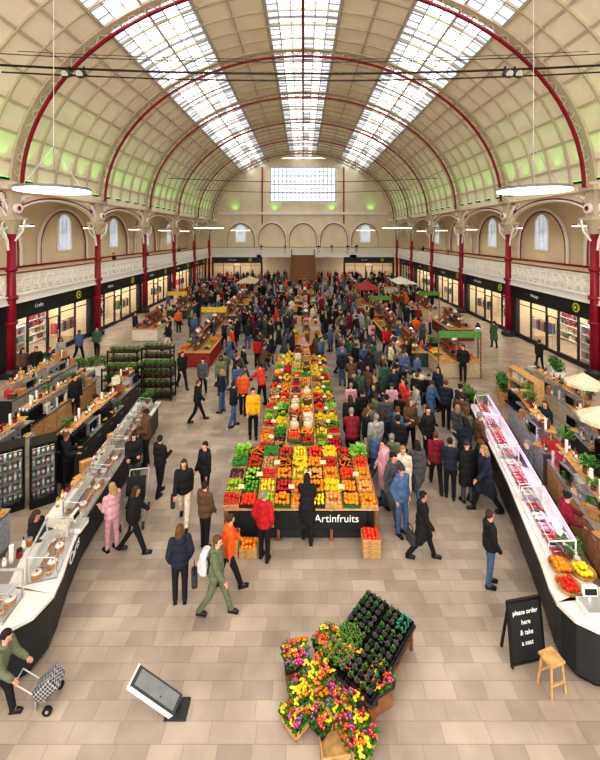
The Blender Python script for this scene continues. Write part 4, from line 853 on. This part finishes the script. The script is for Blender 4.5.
spots=[(296,655,.32),(319,670,.32),(346,656,.32),(328,641,.34),(304,690,.2),(334,694,.2),(362,688,.25),(298,713,.04),(350,716,.08),(378,677,.3),(334,740,.0),(360,738,.0),(322,712,.06)]
CA=TA*.6
for i,(px,py,z) in enumerate(spots):
    p=at(px,py,z+.1); ca=CA+R.uniform(-.45,.45)
    if z>.03: put('display_plinth',MB().box((0,0,z/2),(.35,.31,max(z-.02,.02))).box((0,0,z-.015),(.36,.32,.03)).done([wood2]),(p.x,p.y,0),(0,0,ca),'slatted brown wooden plinth under flower crates','plinth','flower plinths')
    put('crate',cw if i%3 else cbk,(p.x,p.y,z),(0,0,ca),'low crate packed with flowering pots','crate','flower crates')
    if i==10: continue
    for a in range(4):
        for b in range(4):
            c_,s_=cos(ca),sin(ca); x=(a-1.5)*.1; y=(b-1.5)*.092
            thing('primrose_pot',[('pot',potw2),('flowers',fmm[R.randrange(7)],(0,0,.05))],(p.x+x*c_-y*s_,p.y+x*s_+y*c_,z+.02),R.uniform(0,6),'flowering primrose in a small black pot','plant','flowering primroses',sc=R.uniform(.95,1.25))
def prack(x,y,rz):
    fr_=MB()
    for a in (-1,1):
        for b in (-1,1): fr_.box((a*.75,b*.3,.8),(.05,.05,1.6))
    for z in (.15,.6,1.05,1.5): fr_.box((0,0,z),(1.55,.65,.03))
    thing('plant_rack',[('frame',fr_.done([black]))],(x,y,0),rz,'black tiered rack of bedding plants','rack','plant racks')
    for z in (.165,.615,1.065,1.515):
        for a in range(6):
            for b in range(2): 
                xx=-.62+a*.25; yy=-.15+b*.3; thing('potted_plant',[('pot',potm),('foliage',lf[(a+b)%3],(0,0,.07))],(x+xx*cos(rz)-yy*sin(rz),y+xx*sin(rz)+yy*cos(rz),z),label='leafy bedding plant on a tiered rack',cat='plant',group='rack plants',sc=.7)
for px,py in ((122,402),(157,398),(125,380),(158,376)): p=at(px,py); prack(p.x,p.y,0)
STALLS.append((-8.6,-4.9,16.2,21.5))
def shr(w):
    q=random.Random(5); mb=MB()
    for k in range(int(320*w)):
        c=V((q.uniform(-w/2,w/2),q.uniform(-.22,.22),.5+.45*q.random())); d=V((q.uniform(-1,1),q.uniform(-1,1),q.uniform(0,1))).normalized()*.13; u=d.cross(V((0,0,1))); u=(u.normalized() if u.length>1e-4 else V((1,0,0)))*.045
        mb.poly([c,c+d*.5+u,c+d,c+d*.5-u],0)
    return mb.done([leafm])
for px,py,w,bd,rz in ((92,376,1.6,white,.5),(30,407,1.6,wood,1.2),(503,398,1.6,wood,1.2),(556,378,1.6,white,1.2),(440,352,1.6,dark,0),(468,410,1.,black,1.4)):
    p=at(px,py); thing('planter',[('trough',MB().box((0,0,.25),(w,.45,.5),b=.02).box((0,0,.5),(w+.05,.5,.05),b=.01).done([bd])),('shrub',shr(w))],(p.x,p.y,0),rz,'rectangular planter with bushy green shrubs','planter','floor planters'); STALLS.append((p.x-.8,p.x+.8,p.y-.8,p.y+.8))
p=at(447,385); stall(p.x+1.0,p.y+2.2,2.2,2.6,5,False,True,signg)
for px,py in ((411,372),(478,372)):
    p=at(px,py); thing('post_lamp',[('pole',MB().cyl((0,0,.05),(0,0,2.5),.035,.03,0,8).done([black])),('base',MB().cyl((0,0,0),(0,0,.06),.2,.18,0,14).done([black])),('lamp_shade',MB().cyl((0,0,2.45),(0,0,2.7),.16,.05,0,12).done([black])),('bulb',MB().ell((0,0,2.44),.07).done([lampw]))],p,label='black post lamp standing in the aisle',cat='lamp',group='aisle post lamps')
# ---------------------------------------------------------------- crowd
cc=[BK]*9+[NV]*5+[GY]*4+[BR]*3+[OL]*2+[RD,CR,BL,LG,MR,GN,OG,PK,SR,BL]
tcx=[BK,BK,BK,NV,BL,BL,GY,CR]
def ok(x,y,md):
    if any(a<x<b and c<y<d for a,b,c,d in STALLS): return False
    if -1.75<x<1.55 and y<21.8: return False
    if abs(x)<2.2 and y>52.5: return False
    return all((x-a)**2+(y-b)**2>md*md for a,b in PP)
n=0;t=0
while n<68 and t<9000:
    t+=1
    if n<44: x=R.uniform(1.65,5.6); y=R.uniform(12.2,22)
    elif n<55: x=R.uniform(-4.4,-1.85); y=R.uniform(15.,22)
    elif n<62: y=R.uniform(10.4,14.6); x=5.35+(y-10.1)*.215-R.uniform(.4,.75)
    else: x=R.uniform(2.1,2.6); y=R.uniform(9.6,13.)
    if n<55 and x>3.7 and y<14.6: continue
    if ok(x,y,.5): person((x,y,0),R.choice(list(PO)[:7]),R.choice([180,90,-90,200,150,110,30]),R.choice(cc),R.choice(tcx),R.choice(['short','long','short','bun','beanie']),R.randrange(6),R.random()<.4,R.uniform(.93,1.04)); n+=1
n=0;t=0
while n<170 and t<30000:
    t+=1; y=21.5+19*R.random()**1.1; x=R.gauss(0,5.0)
    if abs(x)>13.8: continue
    if y<24 and x<-3 and R.random()<.6: continue
    if ok(x,y,.46): farp((x,y,0),R.choice(cc),R.choice(tcx),R.uniform(0,360)); n+=1
n=0;t=0
while n<230 and t<30000:
    t+=1; y=R.uniform(37,63); x=R.uniform(-13.6,13.6)
    if ok(x,y,.46): farp((x,y,0),R.choice(cc),R.choice(tcx),R.uniform(0,360),False); n+=1
CS.out('person_crowd','distant crowd of shoppers in winter coats','people',True)
for s,y in ((-1,33),(-1,40),(1,43),(1,52),(-1,50)): farp((s*16.2,y,4.15),R.choice(cc),BK,s*-90)
for x in (-7,-3,2.6,4.8,7.5,9): farp((x,64.6,4.15),R.choice(cc),BK,0)
SWS.out('stall_ware','small wares covering the distant market stalls','goods')
for k,ps in STUFF.items():
    if not ps: continue
    src=MB()
    if k in('banana_bunch','broccoli','lettuce','carrot'): lowm=FR[k][0]; sm=list(lowm.materials)
    else:
        r=.042; lowm=MB().ico((0,0,0),r*1.15,0,1).done([FR[k][0].materials[0]]); sm=[FR[k][0].materials[0]]
    for p in ps: src.add(lowm,TM(p,R.uniform(0,6),1.1))
    put(k,src.done(sm,True),label='%s filling the further market crates'%k.replace('_',' '),cat='vegetable' if k in('carrot','broccoli','pepper','potato','lettuce') else 'fruit',kind='stuff')
# ---------------------------------------------------------------- world, camera
w=bpy.data.worlds.new('w'); SC.world=w; w.use_nodes=True; w.node_tree.nodes['Background'].inputs[0].default_value=(1,.96,.9,1); w.node_tree.nodes['Background'].inputs[1].default_value=2.5
cam=bpy.data.cameras.new('camera'); co=bpy.data.objects.new('camera',cam); COL.objects.link(co); co.location=(0,0,H); co.rotation_euler=(pi/2,0,0)
cam.sensor_fit='VERTICAL'; cam.sensor_height=36; cam.lens=F/760*36; cam.shift_y=-(380-HZ)/760; cam.shift_x=-(CXP-300)/760; cam.clip_end=300; cam.clip_start=.05
SC.camera=co
try: SC.view_settings.view_transform='Standard'
except Exception: pass
try: SC.view_settings.look='Medium High Contrast'
except Exception: pass
